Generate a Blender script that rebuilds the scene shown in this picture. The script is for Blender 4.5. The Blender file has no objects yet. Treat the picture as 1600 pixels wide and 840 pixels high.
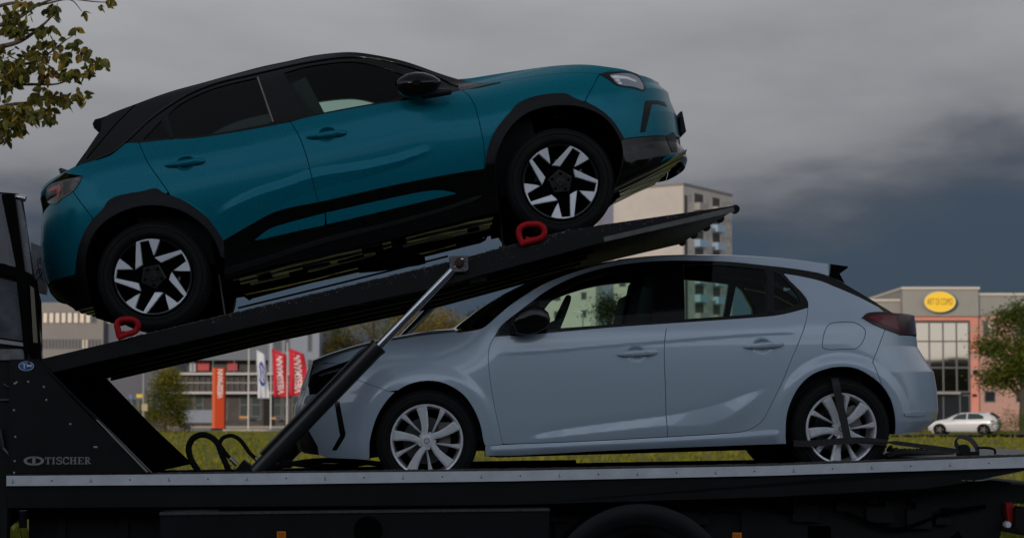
import bpy, bmesh, math, random
import numpy as np
from mathutils import Vector, Matrix
from mathutils.geometry import delaunay_2d_cdt
R = math.radians
rnd = random.Random(7)
# ------------------------------------------------------------------ camera
FPX = 2683.0; PITCH = R(2.5); HORIZ = 650.0; CAMZ = 1.3
SHIFT = HORIZ - 420 - FPX*math.tan(PITCH)
scene = bpy.context.scene
col = scene.collection
cd = bpy.data.cameras.new('camera'); cam = bpy.data.objects.new('camera', cd); col.objects.link(cam)
cam.location = (0, 0, CAMZ); cam.rotation_euler = (math.pi/2 + PITCH, 0, 0)
cd.sensor_width = 36; cd.lens = FPX/1600*36; cd.shift_y = SHIFT/1600; cd.clip_end = 6000; cd.clip_start = 0.1
cd.dof.use_dof = True; cd.dof.focus_distance = 10.6; cd.dof.aperture_fstop = 4.0
scene.camera = cam
# ------------------------------------------------------------------ sky, sun, exposure
SUN_EL, SUN_AZ = R(11), R(206)        # azimuth clockwise from +Y : behind the camera, to the left
scene.view_settings.view_transform = 'Standard'; scene.view_settings.look = 'None'
scene.view_settings.exposure = 0.24; scene.view_settings.gamma = 1
w = bpy.data.worlds.new('World'); scene.world = w; w.use_nodes = True
nt = w.node_tree; N = nt.nodes; L = nt.links
for n in list(N): N.remove(n)
def nd(t, **k):
    n = N.new(t)
    for a, b in k.items(): setattr(n, a, b)
    return n
out = nd('ShaderNodeOutputWorld')
sky = nd('ShaderNodeTexSky', sky_type='NISHITA', sun_disc=False, sun_elevation=SUN_EL, sun_rotation=SUN_AZ)
bg1 = nd('ShaderNodeBackground'); bg1.inputs['Strength'].default_value = 0.05
L.new(sky.outputs[0], bg1.inputs['Color'])
tc = nd('ShaderNodeTexCoord'); sep = nd('ShaderNodeSeparateXYZ'); L.new(tc.outputs['Generated'], sep.inputs[0])
def math_(op, a, b=None, clamp=False):
    n = nd('ShaderNodeMath', operation=op, use_clamp=clamp)
    for i, v in enumerate((a, b)):
        if v is None: continue
        if isinstance(v, (int, float)): n.inputs[i].default_value = v
        else: L.new(v, n.inputs[i])
    return n.outputs[0]
mp = nd('ShaderNodeMapping'); mp.inputs['Scale'].default_value = (1.0, 1.0, 3.2); L.new(tc.outputs['Generated'], mp.inputs[0])
nz = nd('ShaderNodeTexNoise'); nz.inputs['Scale'].default_value = 3.2; nz.inputs['Detail'].default_value = 7; nz.inputs['Roughness'].default_value = 0.42
nz.inputs['Distortion'].default_value = 0.6; L.new(mp.outputs[0], nz.inputs['Vector'])
nz2 = nd('ShaderNodeTexNoise'); nz2.inputs['Scale'].default_value = 11; nz2.inputs['Detail'].default_value = 6; nz2.inputs['Roughness'].default_value = 0.5; L.new(mp.outputs[0], nz2.inputs['Vector'])
# cloud brightness: dark slate bank low and to the right, paler grey above and to the left
x_, y_, z_ = sep.outputs[0], sep.outputs[1], sep.outputs[2]
t = math_('ADD', z_, math_('MULTIPLY', x_, -0.07))
t = math_('ADD', t, math_('MULTIPLY', math_('SUBTRACT', nz.outputs[0], 0.5), 0.13))
t = math_('ADD', t, math_('MULTIPLY', math_('SUBTRACT', nz2.outputs[0], 0.5), 0.085))
ramp = nd('ShaderNodeValToRGB'); L.new(t, ramp.inputs[0])
el = ramp.color_ramp.elements
def rset(el, pts):
    while len(el) > 1: el.remove(el[-1])
    el[0].position = pts[0][0]; el[0].color = (*pts[0][1], 1)
    for p, c in pts[1:]:
        e = el.new(p); e.color = (*c, 1)
rset(el, [(0.0, (.034, .052, .078)), (0.085, (.038, .058, .086)), (0.105, (.052, .066, .090)), (0.125, (.098, .105, .124)), (0.15, (.185, .191, .206)), (0.18, (.228, .234, .250)), (0.22, (.272, .277, .291)), (0.28, (.35, .350, .360)), (0.6, (.26, .28, .31)), (1.0, (.22, .24, .27))])
# behind the camera the cloud thins and the late sun brightens it
back = math_('MULTIPLY', y_, -1.0)
bk = math_('MULTIPLY', math_('ADD', back, 0.15, clamp=True), 1.0)
warm = nd('ShaderNodeValToRGB'); L.new(math_('ADD', z_, math_('MULTIPLY', math_('SUBTRACT', nz.outputs[0], 0.5), 0.75)), warm.inputs[0])
rset(warm.color_ramp.elements, [(0.0, (.95, .88, .82)), (0.14, (1.0, 1.0, 1.04)), (0.24, (.70, .80, .94)), (0.32, (1.0, 1.1, 1.26)), (0.42, (.66, .76, .90)), (0.52, (.32, .37, .45)), (0.62, (.12, .14, .17)), (0.72, (.22, .24, .28)), (0.82, (.11, .12, .14)), (1.0, (.16, .17, .20))])
mixc = nd('ShaderNodeMixRGB'); L.new(bk, mixc.inputs[0]); L.new(ramp.outputs[0], mixc.inputs[1]); L.new(warm.outputs[0], mixc.inputs[2])
bg2 = nd('ShaderNodeBackground'); bg2.inputs['Strength'].default_value = 1.0; L.new(mixc.outputs[0], bg2.inputs['Color'])
ms = nd('ShaderNodeMixShader'); ms.inputs[0].default_value = 0.985; L.new(bg1.outputs[0], ms.inputs[1]); L.new(bg2.outputs[0], ms.inputs[2]); L.new(ms.outputs[0], out.inputs[0])
sd = bpy.data.lights.new('sun', 'SUN'); sd.energy = 1.6; sd.angle = R(2.5); sd.color = (1.0, .84, .68)
so = bpy.data.objects.new('sun', sd); col.objects.link(so)
sdir = Vector((math.sin(SUN_AZ)*math.cos(SUN_EL), math.cos(SUN_AZ)*math.cos(SUN_EL), math.sin(SUN_EL)))
so.rotation_euler = sdir.to_track_quat('Z', 'Y').to_euler(); so.location = sdir*60

# ------------------------------------------------------------------ helpers
def mat(name, color, rough=0.5, metal=0.0, coat=0.0, spec=0.5, noise=None, bump=None, emit=None, coat_rough=0.03, ior=None):
    """noise=(scale, amount, detail): value mottling;  bump=(scale, strength)"""
    m = bpy.data.materials.new(name); m.use_nodes = True
    t = m.node_tree; b = t.nodes['Principled BSDF']
    b.inputs['Base Color'].default_value = (*color, 1); b.inputs['Roughness'].default_value = rough
    b.inputs['Metallic'].default_value = metal; b.inputs['Coat Weight'].default_value = coat; b.inputs['Coat Roughness'].default_value = coat_rough
    b.inputs['Specular IOR Level'].default_value = spec
    c = t.nodes.new('ShaderNodeTexCoord')
    if noise:
        n = t.nodes.new('ShaderNodeTexNoise'); n.inputs['Scale'].default_value = noise[0]; n.inputs['Detail'].default_value = noise[2] if len(noise) > 2 else 5
        n.inputs['Roughness'].default_value = 0.65
        t.links.new(c.outputs['Object'], n.inputs['Vector'])
        r = t.nodes.new('ShaderNodeValToRGB'); a = noise[1]
        r.color_ramp.elements[0].position = .28; r.color_ramp.elements[1].position = .72
        r.color_ramp.elements[0].color = (*[max(0, v*(1-a)) for v in color], 1)
        r.color_ramp.elements[1].color = (*[min(1, v*(1+a)) for v in color], 1)
        t.links.new(n.outputs[0], r.inputs[0]); t.links.new(r.outputs[0], b.inputs['Base Color'])
        mr = t.nodes.new('ShaderNodeMapRange'); mr.inputs[3].default_value = max(0, rough-.06); mr.inputs[4].default_value = min(1, rough+.08)
        t.links.new(n.outputs[0], mr.inputs[0]); t.links.new(mr.outputs[0], b.inputs['Roughness'])
    if bump:
        n2 = t.nodes.new('ShaderNodeTexNoise'); n2.inputs['Scale'].default_value = bump[0]; n2.inputs['Detail'].default_value = 4
        t.links.new(c.outputs['Object'], n2.inputs['Vector'])
        bp = t.nodes.new('ShaderNodeBump'); bp.inputs['Strength'].default_value = bump[1]; bp.inputs['Distance'].default_value = 0.01
        t.links.new(n2.outputs[0], bp.inputs['Height']); t.links.new(bp.outputs[0], b.inputs['Normal'])
    if emit:
        b.inputs['Emission Color'].default_value = (*emit[0], 1); b.inputs['Emission Strength'].default_value = emit[1]
    return m
def glass(name, tint, f0=1.5, extra=0.0, rough=0.0):
    m = bpy.data.materials.new(name); m.use_nodes = True; t = m.node_tree; t.nodes.clear()
    o = t.nodes.new('ShaderNodeOutputMaterial'); tr = t.nodes.new('ShaderNodeBsdfTransparent'); tr.inputs[0].default_value = (*tint, 1)
    g = t.nodes.new('ShaderNodeBsdfGlossy'); g.inputs['Roughness'].default_value = rough
    fr = t.nodes.new('ShaderNodeFresnel'); fr.inputs[0].default_value = f0
    ad = t.nodes.new('ShaderNodeMath'); ad.operation = 'ADD'; ad.use_clamp = True; ad.inputs[1].default_value = extra
    mx = t.nodes.new('ShaderNodeMixShader')
    t.links.new(fr.outputs[0], ad.inputs[0]); t.links.new(ad.outputs[0], mx.inputs[0]); t.links.new(tr.outputs[0], mx.inputs[1]); t.links.new(g.outputs[0], mx.inputs[2]); t.links.new(mx.outputs[0], o.inputs[0])
    return m
def tag(o, label=None, cat=None, group=None, kind=None):
    if label: o['label'] = label
    if cat: o['category'] = cat
    if group: o['group'] = group
    if kind: o['kind'] = kind
    return o
def thing(name, loc=(0, 0, 0), label=None, cat=None, group=None, mtx=None):
    o = bpy.data.objects.new(name, None); col.objects.link(o); o.empty_display_size = .2
    if mtx is not None: o.matrix_world = mtx
    else: o.location = loc
    return tag(o, label, cat, group)
def obj(name, verts, faces, m, parent=None, smooth=False, normals=None, auto=None):
    me = bpy.data.meshes.new(name); me.from_pydata([tuple(v) for v in verts], [], [tuple(f) for f in faces]); me.update()
    if smooth or normals is not None: me.polygons.foreach_set('use_smooth', [True]*len(me.polygons))
    if normals is not None: me.normals_split_custom_set_from_vertices([tuple(n) for n in normals])
    elif auto is not None:
        me.polygons.foreach_set('use_smooth', [True]*len(me.polygons)); me.set_sharp_from_angle(angle=R(auto))
    if m: me.materials.append(m)
    o = bpy.data.objects.new(name, me); col.objects.link(o)
    if parent: o.parent = parent
    return o
class MB:
    def __init__(s): s.v = []; s.f = []
    def add(s, v, f):
        b = len(s.v); s.v += [tuple(p) for p in v]; s.f += [tuple(i+b for i in q) for q in f]; return s
    def box(s, c, d, rot=None):
        x, y, z = d[0]/2, d[1]/2, d[2]/2
        p = [Vector((a, b, c_)) for a in (-x, x) for b in (-y, y) for c_ in (-z, z)]
        if rot is not None: p = [rot @ q for q in p]
        c = Vector(c)
        return s.add([c+q for q in p], [(0, 1, 3, 2), (4, 6, 7, 5), (0, 4, 5, 1), (2, 3, 7, 6), (0, 2, 6, 4), (1, 5, 7, 3)])
    def prism(s, base, ext):
        """closed prism of a list of 3D points extruded by a vector"""
        n = len(base); e = Vector(ext); base = [Vector(b) for b in base]
        v = base + [b+e for b in base]
        return s.add(v, [tuple(range(n))[::-1], tuple(range(n, 2*n))] + [(i, (i+1) % n, n+(i+1) % n, n+i) for i in range(n)])
    def tube(s, pts, r, n=10, cap=True):
        pts = [Vector(p) for p in pts]; m = len(pts)
        rs = r if isinstance(r, (list, tuple)) else [r]*m
        v = []; f = []; up = None
        for i, p in enumerate(pts):
            d = (pts[min(i+1, m-1)]-pts[max(i-1, 0)]).normalized()
            if up is None: up = Vector((0, 0, 1)) if abs(d.z) < .9 else Vector((1, 0, 0))
            a = d.cross(up).normalized(); b = a.cross(d).normalized(); up = b
            for k in range(n):
                th = 2*math.pi*k/n; v.append(p + (a*math.cos(th)+b*math.sin(th))*rs[i])
        for i in range(m-1):
            for k in range(n): f.append((i*n+k, i*n+(k+1) % n, (i+1)*n+(k+1) % n, (i+1)*n+k))
        if cap: f += [tuple(range(n))[::-1], tuple(range((m-1)*n, m*n))]
        return s.add(v, f)
    def lathe(s, prof, n=64, axis='Y', c=(0, 0, 0), closed=False):
        """prof = [(radius, offset along axis)]"""
        v = []; f = []; m = len(prof)
        for k in range(n):
            th = 2*math.pi*k/n
            for r, a in prof:
                if axis == 'Y': v.append((c[0]+r*math.cos(th), c[1]+a, c[2]+r*math.sin(th)))
                else: v.append((c[0]+r*math.cos(th), c[1]+r*math.sin(th), c[2]+a))
        for k in range(n):
            k2 = (k+1) % n
            for i in range(m if closed else m-1):
                j = (i+1) % m; f.append((k*m+i, k*m+j, k2*m+j, k2*m+i))
        return s.add(v, f)
    def build(s, name, m, parent=None, **k):
        o = obj(name, s.v, s.f, m, parent, **k)
        bm = bmesh.new(); bm.from_mesh(o.data); bmesh.ops.recalc_face_normals(bm, faces=bm.faces); bm.to_mesh(o.data); bm.free()
        return o
def text_mesh(s, size=1.0, shear=0.0, bold=0.0, spacing=1.0):
    c = bpy.data.curves.new('t', 'FONT'); c.body = s; c.size = size; c.shear = shear; c.offset = bold; c.space_character = spacing
    c.align_x = 'CENTER'; c.align_y = 'CENTER'; c.extrude = 0.0; c.resolution_u = 3
    o = bpy.data.objects.new('t', c); col.objects.link(o)
    bpy.context.view_layer.update()
    dg = bpy.context.evaluated_depsgraph_get(); me = o.evaluated_get(dg).to_mesh()
    v = [tuple(p.co) for p in me.vertices]; f = [tuple(p.vertices) for p in me.polygons]
    o.evaluated_get(dg).to_mesh_clear(); bpy.data.objects.remove(o); bpy.data.curves.remove(c)
    return v, f
def text_obj(name, s, size, mtx, m, parent=None, depth=0.0, width=None, height=None, **k):
    """flat lettering (x right, y up, -z... faces +Z of mtx) given thickness"""
    v, f = text_mesh(s, size, **k)
    xs = [p[0] for p in v]; ys = [p[1] for p in v]
    sx = width/(max(xs)-min(xs)) if width else 1; sy = height/(max(ys)-min(ys)) if height else (sx if width else 1)
    cx, cy = (max(xs)+min(xs))/2, (max(ys)+min(ys))/2
    v = [((p[0]-cx)*sx, (p[1]-cy)*sy, 0) for p in v]
    me = bpy.data.meshes.new(name); me.from_pydata(v, [], f); me.update()
    bm = bmesh.new(); bm.from_mesh(me)
    if depth:
        r = bmesh.ops.extrude_face_region(bm, geom=list(bm.faces)); vs = [g for g in r['geom'] if isinstance(g, bmesh.types.BMVert)]
        bmesh.ops.translate(bm, verts=vs, vec=(0, 0, depth))
    bm.transform(mtx); bmesh.ops.recalc_face_normals(bm, faces=bm.faces); bm.to_mesh(me); bm.free(); me.materials.append(m)
    o = bpy.data.objects.new(name, me); col.objects.link(o)
    if parent: o.parent = parent
    return o
# ---- measuring from the photograph: a pixel (of 1600x840) on a plane of known distance gives a point
def ray(px, py):
    X = (px-800)/FPX; Y = (420-py+SHIFT)/FPX
    return Vector((X, math.cos(PITCH)-Y*math.sin(PITCH), math.sin(PITCH)+Y*math.cos(PITCH)))
C0 = Vector((0, 0, CAMZ))
def at(px, py, Y):
    d = ray(px, py); return C0 + d*(Y/d.y)
def gy(py): return FPX*CAMZ/(py-HORIZ)          # distance of the ground seen at row py
TH = R(3.6); UU = Vector((math.cos(TH), math.sin(TH), 0)); VV = Vector((-math.sin(TH), math.cos(TH), 0)); ZZ = Vector((0, 0, 1))
O0 = Vector((0, 10.35, 0))
def tp(px, py, d=0.0):
    r = ray(px, py); return C0 + r*(((O0 + VV*d - C0).dot(VV))/r.dot(VV))
def catmull(pts, n=6, closed=False):
    pts = [Vector(p) for p in pts]; m = len(pts); o = []
    rng = range(m if closed else m-1)
    for i in rng:
        if closed: p0, p1, p2, p3 = pts[i-1], pts[i], pts[(i+1) % m], pts[(i+2) % m]
        else: p0, p1, p2, p3 = pts[max(i-1, 0)], pts[i], pts[i+1], pts[min(i+2, m-1)]
        if i == 0 and not closed: p0 = p1*2-p2
        if i == m-2 and not closed: p3 = p2*2-p1
        d1 = max((p1-p0).length, 1e-6)**.5; d2 = max((p2-p1).length, 1e-6)**.5; d3 = max((p3-p2).length, 1e-6)**.5
        m1 = ((p1-p0)/d1 - (p2-p0)/(d1+d2) + (p2-p1)/d2)*d2
        m2 = ((p2-p1)/d2 - (p3-p1)/(d2+d3) + (p3-p2)/d3)*d2
        for k in range(n):
            s = k/n; o.append(p1*(2*s**3-3*s*s+1) + m1*(s**3-2*s*s+s) + p2*(-2*s**3+3*s*s) + m2*(s**3-s*s))
    if not closed: o.append(pts[-1])
    return o
class Spl:
    def __init__(s, pts):
        d = catmull([(a, b) for a, b in pts], 12); s.x = np.array([p[0] for p in d]); s.y = np.array([p[1] for p in d])
        k = np.argsort(s.x); s.x = s.x[k]; s.y = s.y[k]
    def __call__(s, x): return np.interp(x, s.x, s.y)
def sm(x, a, b):
    t = np.clip((x-a)/(b-a), 0, 1); return t*t*(3-2*t)
def inside(px, py, poly):
    x, y = poly[:, 0], poly[:, 1]; x2, y2 = np.roll(x, -1), np.roll(y, -1)
    r = np.zeros(len(px), bool)
    for a, b, c, d in zip(x, y, x2, y2):
        if b == d: continue
        k = ((b > py) != (d > py)) & (px < (c-a)*(py-b)/(d-b)+a); r ^= k
    return r
def seg_dist(px, py, poly):
    best = np.full(len(px), 1e9)
    for i in range(len(poly)):
        a = poly[i]; b = poly[(i+1) % len(poly)]; d = b-a; l = d@d
        if l < 1e-14: continue
        t = np.clip(((px-a[0])*d[0]+(py-a[1])*d[1])/l, 0, 1)
        best = np.minimum(best, np.hypot(px-a[0]-t*d[0], py-a[1]-t*d[1]))
    return best
def resample(poly, step, closed=True):
    P = [np.array(p[:2], float) for p in poly]; o = []
    n = len(P)
    for i in range(n if closed else n-1):
        a, b = P[i], P[(i+1) % n]; l = np.linalg.norm(b-a)
        if l < 1e-5: continue
        k = max(1, int(round(l/step)))
        for j in range(k): o.append(a+(b-a)*j/k)
    if not closed: o.append(P[-1])
    return np.array(o)
def area(p): return 0.5*np.sum(p[:, 0]*np.roll(p[:, 1], -1)-np.roll(p[:, 0], -1)*p[:, 1])
def inset_poly(p, d):
    if area(p) < 0: p = p[::-1]
    a = p-np.roll(p, 1, 0); b = np.roll(p, -1, 0)-p
    na = np.stack([-a[:, 1], a[:, 0]], 1); nb = np.stack([-b[:, 1], b[:, 0]], 1)
    na /= np.linalg.norm(na, axis=1)[:, None]+1e-9; nb /= np.linalg.norm(nb, axis=1)[:, None]+1e-9
    m = na+nb; m /= np.linalg.norm(m, axis=1)[:, None]+1e-9
    k = np.clip(1/np.maximum(np.sum(m*na, 1), .35), 1, 2.5)
    return p+m*(d*k)[:, None]
def triangulate(outer, holes, grid):
    pts = [outer]+list(holes); V = []; E = []
    for p in pts:
        b = len(V); V += [Vector((float(q[0]), float(q[1]))) for q in p]; E += [(b+i, b+(i+1) % len(p)) for i in range(len(p))]
    if grid:
        x0, y0 = outer.min(0); x1, y1 = outer.max(0)
        gx, gyy = np.meshgrid(np.arange(x0, x1, grid), np.arange(y0, y1, grid*.87)); gx = gx + (np.arange(gx.shape[0]) % 2)[:, None]*grid*.5
        gx = gx.ravel(); gyy = gyy.ravel(); k = inside(gx, gyy, outer)
        for h in holes: k &= ~inside(gx, gyy, h)
        gx, gyy = gx[k], gyy[k]; d = seg_dist(gx, gyy, outer)
        for h in holes: d = np.minimum(d, seg_dist(gx, gyy, h))
        k = d > grid*.55; V += [Vector((float(a), float(b))) for a, b in zip(gx[k], gyy[k])]
    vo, eo, fo, ov, oe, of = delaunay_2d_cdt(V, E, [], 0, 1e-6)
    vo = np.array([(v[0], v[1]) for v in vo]); F = np.array(fo)
    c = vo[F].mean(1); k = inside(c[:, 0], c[:, 1], outer)
    for h in holes: k &= ~inside(c[:, 0], c[:, 1], h)
    a = vo[F]; ar = (a[:, 1, 0]-a[:, 0, 0])*(a[:, 2, 1]-a[:, 0, 1])-(a[:, 2, 0]-a[:, 0, 0])*(a[:, 1, 1]-a[:, 0, 1])
    k &= np.abs(ar) > 1e-10; F = F[k]; ar = ar[k]; F[ar < 0] = F[ar < 0][:, ::-1]
    return vo, F
# ------------------------------------------------------------------ materials
M = {}
M['teal'] = mat('teal_paint', (.0002, .136, .192), .26, .24, .10, spec=.10, noise=(160, .05))
M['greyblue'] = mat('grey_blue_paint', (.375, .45, .54), .30, .05, 1.0, noise=(160, .04))
M['gloss'] = mat('gloss_black', (.003, .003, .0035), .12, 0, .0, spec=.32)
M['plastic'] = mat('black_plastic', (.004, .0042, .0055), .45, 0, spec=.22, noise=(30, .25), bump=(900, .15))
M['dark'] = mat('matt_black', (.003, .003, .003), .9, spec=.0)
M['under'] = mat('underbody_shield', (.016, .016, .010), .16, 0, 1.0, noise=(7, .5), coat_rough=.1)
M['rubber'] = mat('tyre_rubber', (.007, .007, .0075), .7, spec=.2, noise=(25, .25))
M['alloy'] = mat('silver_wheel', (.74, .75, .78), .33, .35, .4, noise=(40, .06))
M['alloycut'] = mat('machined_wheel_face', (.78, .80, .84), .35, .25, .3)
M['wblack'] = mat('gloss_black_wheel', (.004, .004, .005), .35, 0, .3, spec=.3)
M['disc'] = mat('brake_steel', (.10, .10, .105), .4, .8, noise=(30, .3))
M['headglass'] = glass('lamp_glass', (.75, .78, .8), 1.5)
M['win'] = glass('car_window_glass', (.70, .86, .78), 1.28, .005)
M['priv'] = glass('dark_window_glass', (.17, .20, .20), 1.30, .01)
M['smoke2'] = mat('grey_smoked_lamp', (.012, .010, .011), .1, 0, .3)
M['tail'] = mat('tail_lamp_red', (.14, .004, .012), .15, 0, .0, spec=.5)
M['redlens'] = mat('red_lens', (.35, .01, .012), .2, 0, 1.0)
M['smoke'] = mat('smoked_lamp', (.04, .003, .006), .15, 0, .0, spec=.4)
M['lampin'] = mat('lamp_reflector', (.30, .32, .36), .2, .8)
M['lampbar'] = mat('lamp_bar', (.75, .77, .8), .25)
M['amber'] = mat('amber_lens', (.65, .20, .01), .25, 0, .6)
M['chrome'] = mat('chrome', (.6, .6, .62), .12, 1.0)
M['rod'] = mat('hydraulic_rod', (.55, .56, .60), .22, 1.0)
M['steelpl'] = mat('grey_trim', (.22, .20, .18), .35, .6)
M['truck'] = mat('black_truck_paint', (.0035, .0036, .0045), .45, 0, .0, spec=.25, noise=(6, .35))
M['truck2'] = mat('rough_black_steel', (.003, .003, .0033), .65, noise=(4, .4), spec=.3)
M['cyl'] = mat('black_cylinder', (.014, .014, .016), .38, 0, .2)
M['alu'] = mat('aluminium_rail', (.60, .62, .66), .42, .15, noise=(9, .14, 8))
M['rim_edge'] = mat('worn_wood_edge', (.045, .042, .040), .85, noise=(60, .8, 8))
M['bolt'] = mat('bolt_steel', (.35, .35, .35), .4, .8)
M['red'] = mat('red_wheel_stop', (.36, .004, .010), .5, 0, .0, spec=.2, noise=(20, .3))
M['strap'] = mat('black_webbing', (.020, .020, .021), .8, noise=(80, .4), bump=(600, .4))
M['silver_letter'] = mat('silver_lettering', (.34, .34, .33), .4, .6)
M['white'] = mat('white_paint', (.72, .73, .74), .3, 0, .5)
M['seat'] = mat('seat_fabric', (.020, .022, .026), .85)
M['lining'] = mat('interior_lining', (.012, .012, .013), .9, spec=.2)
# ------------------------------------------------------------------ car bodies
class Car:
    """u along the car (rightwards in the photograph), w up, v across (near side negative); hubs lie on w = 0"""
    def __init__(s, hubL, hubR, inset, W, prof, front_prof, front_at, ends):
        s.W = W; s.dn = inset
        a = tp(*hubL, inset); b = tp(*hubR, inset); s.eu = (b-a).normalized(); s.ew = s.eu.cross(VV).normalized(); s.ev = VV.copy()
        s.o = (a+b)/2 + VV*W; s.wb = (b-a).length
        s.mtx = Matrix(((s.eu.x, s.ev.x, s.ew.x, s.o.x), (s.eu.y, s.ev.y, s.ew.y, s.o.y), (s.eu.z, s.ev.z, s.ew.z, s.o.z), (0, 0, 0, 1)))
        s.c1 = Spl(prof); s.c2 = Spl(front_prof); s.fa = front_at; s.feat = []
        s.ends = {}
        for side, (uS, px, p, lim) in ends.items():
            q = [s.loc(x, y, 0) for x, y in px]; q.sort(key=lambda t: t[1])
            s.ends[side] = (uS, np.array([t[1] for t in q]), np.array([t[0] for t in q]), p, lim)
    def loc(s, px, py, v):
        p = tp(px, py, s.dn + s.W + v) - s.o
        return (p.dot(s.eu), p.dot(s.ew))
    def end_u(s, side, w): e = s.ends[side]; return np.interp(w, e[1], e[2])
    def Y(s, u, w):
        u = np.asarray(u, float); w = np.asarray(w, float)
        k = sm(u, s.fa[0], s.fa[1]); y = s.c1(w)*(1-k)+s.c2(w)*k
        for side, (uS, ws, us, p, lim) in s.ends.items():
            uN = np.interp(w, ws, us); t = np.clip((u-uS)/(uN-uS), 0, lim+.02); y = y*np.sqrt(np.maximum(1-t**p, .02))
        for f in s.feat: y = y+f(u, w)
        return y
    def P(s, px, py):
        v = -s.W
        for i in range(14):
            u, w = s.loc(px, py, v); v = .5*v - .5*float(s.Y(u, w))
        return s.loc(px, py, v)
    def C(s, pts, n=5): return [tuple(q[:2]) for q in catmull([(*s.P(x, y), 0) for x, y in pts], n)]
    def S(s, pts): return [s.P(x, y) for x, y in pts]
    def edge(s, side, w0, w1, n=24, t=None):
        uS, ws, us, p, lim = s.ends[side]; t = t or lim; o = []
        for i in range(n+1):
            w = w0+(w1-w0)*i/n; o.append((uS+t*(float(np.interp(w, ws, us))-uS), w))
        return o
    def nrm(s, u, w):
        e = .004; yu = (s.Y(u+e, w)-s.Y(u-e, w))/(2*e); yw = (s.Y(u, w+e)-s.Y(u, w-e))/(2*e)
        n = np.stack([-yu, -np.ones_like(yu), -yw], 1); return n/np.linalg.norm(n, axis=1)[:, None]
    def panel(s, name, poly, m, parent, off=0.0, inset=.0036, thick=.014, holes=(), grid=.011, sides=(-1, 1), label=None, bevel=.0016):
        p = resample(poly, grid*.8); p = inset_poly(p, inset); hs = [resample(h, grid*.8) for h in holes]
        V, F = triangulate(p, hs, grid)
        y = s.Y(V[:, 0], V[:, 1]) + off; n = s.nrm(V[:, 0], V[:, 1]); res = []
        for sg in sides:
            vs = [(a[0], sg*b, a[1]) for a, b in zip(V, y)]; ns = [(a[0], -sg*a[1], a[2]) for a in n]
            fs = [tuple(f) if sg < 0 else tuple(f[::-1]) for f in F]
            for ring, isin in [(p, 1)]+[(h, -1) for h in hs]:
                if area(ring) < 0: r = ring[::-1]
                else: r = ring
                k = len(r); yy = s.Y(r[:, 0], r[:, 1]) + off
                out2 = r-inset_poly(r, .01); out2 = out2/(np.linalg.norm(out2, axis=1)[:, None]+1e-9)*isin
                nn = s.nrm(r[:, 0], r[:, 1])
                b = len(vs); r2 = r - out2*bevel
                # bevelled lip, then the return flange
                vs += [(q[0], sg*t, q[1]) for q, t in zip(r, yy)] + [(q[0]+o_[0]*bevel, sg*(t-bevel*1.2), q[1]+o_[1]*bevel) for q, t, o_ in zip(r, yy, out2)] + \
                      [(q[0]+o_[0]*bevel, sg*(t-thick), q[1]+o_[1]*bevel) for q, t, o_ in zip(r, yy, out2)]
                na = [(a[0], -sg*a[1], a[2]) for a in nn]; nb = [(o_[0]*.7, sg*.7, o_[1]*.7) for o_ in out2]; nc = [(o_[0], 0, o_[1]) for o_ in out2]
                ns += na + nb + nc
                for i in range(k):
                    j = (i+1) % k
                    for l in (0, 1):
                        f = (b+l*k+i, b+(l+1)*k+i, b+(l+1)*k+j, b+l*k+j)
                        if (sg < 0) == (isin > 0): f = f[::-1]
                        fs.append(f[::-1])
            o = obj(name, vs, fs, m, parent, normals=ns)
            if label: o['label'] = label
            res.append(o)
        return res
    def cap(s, name, edge, centre, m, parent, p=2.2, n=14, i0=0, i1=None, thick=0, off=0.0):
        i1 = i1 or len(edge); V = []; F = []; k = 2*n+1
        for i in range(i0, i1):
            (ue, we), (uc, wc) = edge[i], centre[i]; ye = float(s.Y(ue, we))+off
            for j in range(-n, n+1):
                a = math.sin(j/n*math.pi/2); q = abs(a)**p
                V.append((uc+(ue-uc)*q, a*ye, wc+(we-wc)*q))
        for i in range(i1-i0-1):
            for j in range(k-1): F.append((i*k+j, i*k+j+1, (i+1)*k+j+1, (i+1)*k+j))
        return obj(name, V, F, m, parent, smooth=True)
def feature_line(pts, amp, below, above=.0005, ease=.08):
    """a pressed crease: the skin steps out over `above` m upwards .. and fades over `below` m downwards of the line"""
    pts = sorted(pts); sp_ = Spl(pts); x0, x1 = pts[0][0], pts[-1][0]
    def f(u, w):
        wl = sp_(u); d = w-wl; k = sm(u, x0, x0+ease)*(1-sm(u, x1-ease, x1))
        up = sm(1-d/above, 0, 1)*(d >= 0); dn = sm(1+d/below, 0, 1)*(d < 0)
        return amp*k*(up+dn)
    return f
def band_feature(upper, lower, a_up, a_lo, above, below, ends=.12):
    """pressed facet between two lines: stands out by a_up on the upper and a_lo on the lower line, fading beyond both"""
    U_, L_ = Spl(sorted(upper)), Spl(sorted(lower)); x0 = max(min(p[0] for p in upper), min(p[0] for p in lower)); x1 = min(max(p[0] for p in upper), max(p[0] for p in lower))
    def f(u, w):
        a, b = U_(u), L_(u); b = np.minimum(b, a-.006); s_ = (a-w)/(a-b); k = sm(u, x0, x0+ends)*(1-sm(u, x1-ends, x1))
        mid = a_up+(a_lo-a_up)*np.clip(s_, 0, 1); up = np.clip(1-(w-a)/above, 0, 1)**1.5*a_up; dn = (1-sm(b-w, 0, below))*a_lo
        return k*np.where(w > a, up, np.where(w < b, dn, mid))
    return f
def ring_feature(cu, r0, r1, amp):
    def f(u, w):
        r = np.hypot(u-cu, w); return amp*(1-sm(r, r0, r1))*(w > -.28)
    return f
def arc(cu, r, a0, a1, n=30): return [(cu+r*math.cos(R(a0+(a1-a0)*i/n)), r*math.sin(R(a0+(a1-a0)*i/n))) for i in range(n+1)]
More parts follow.
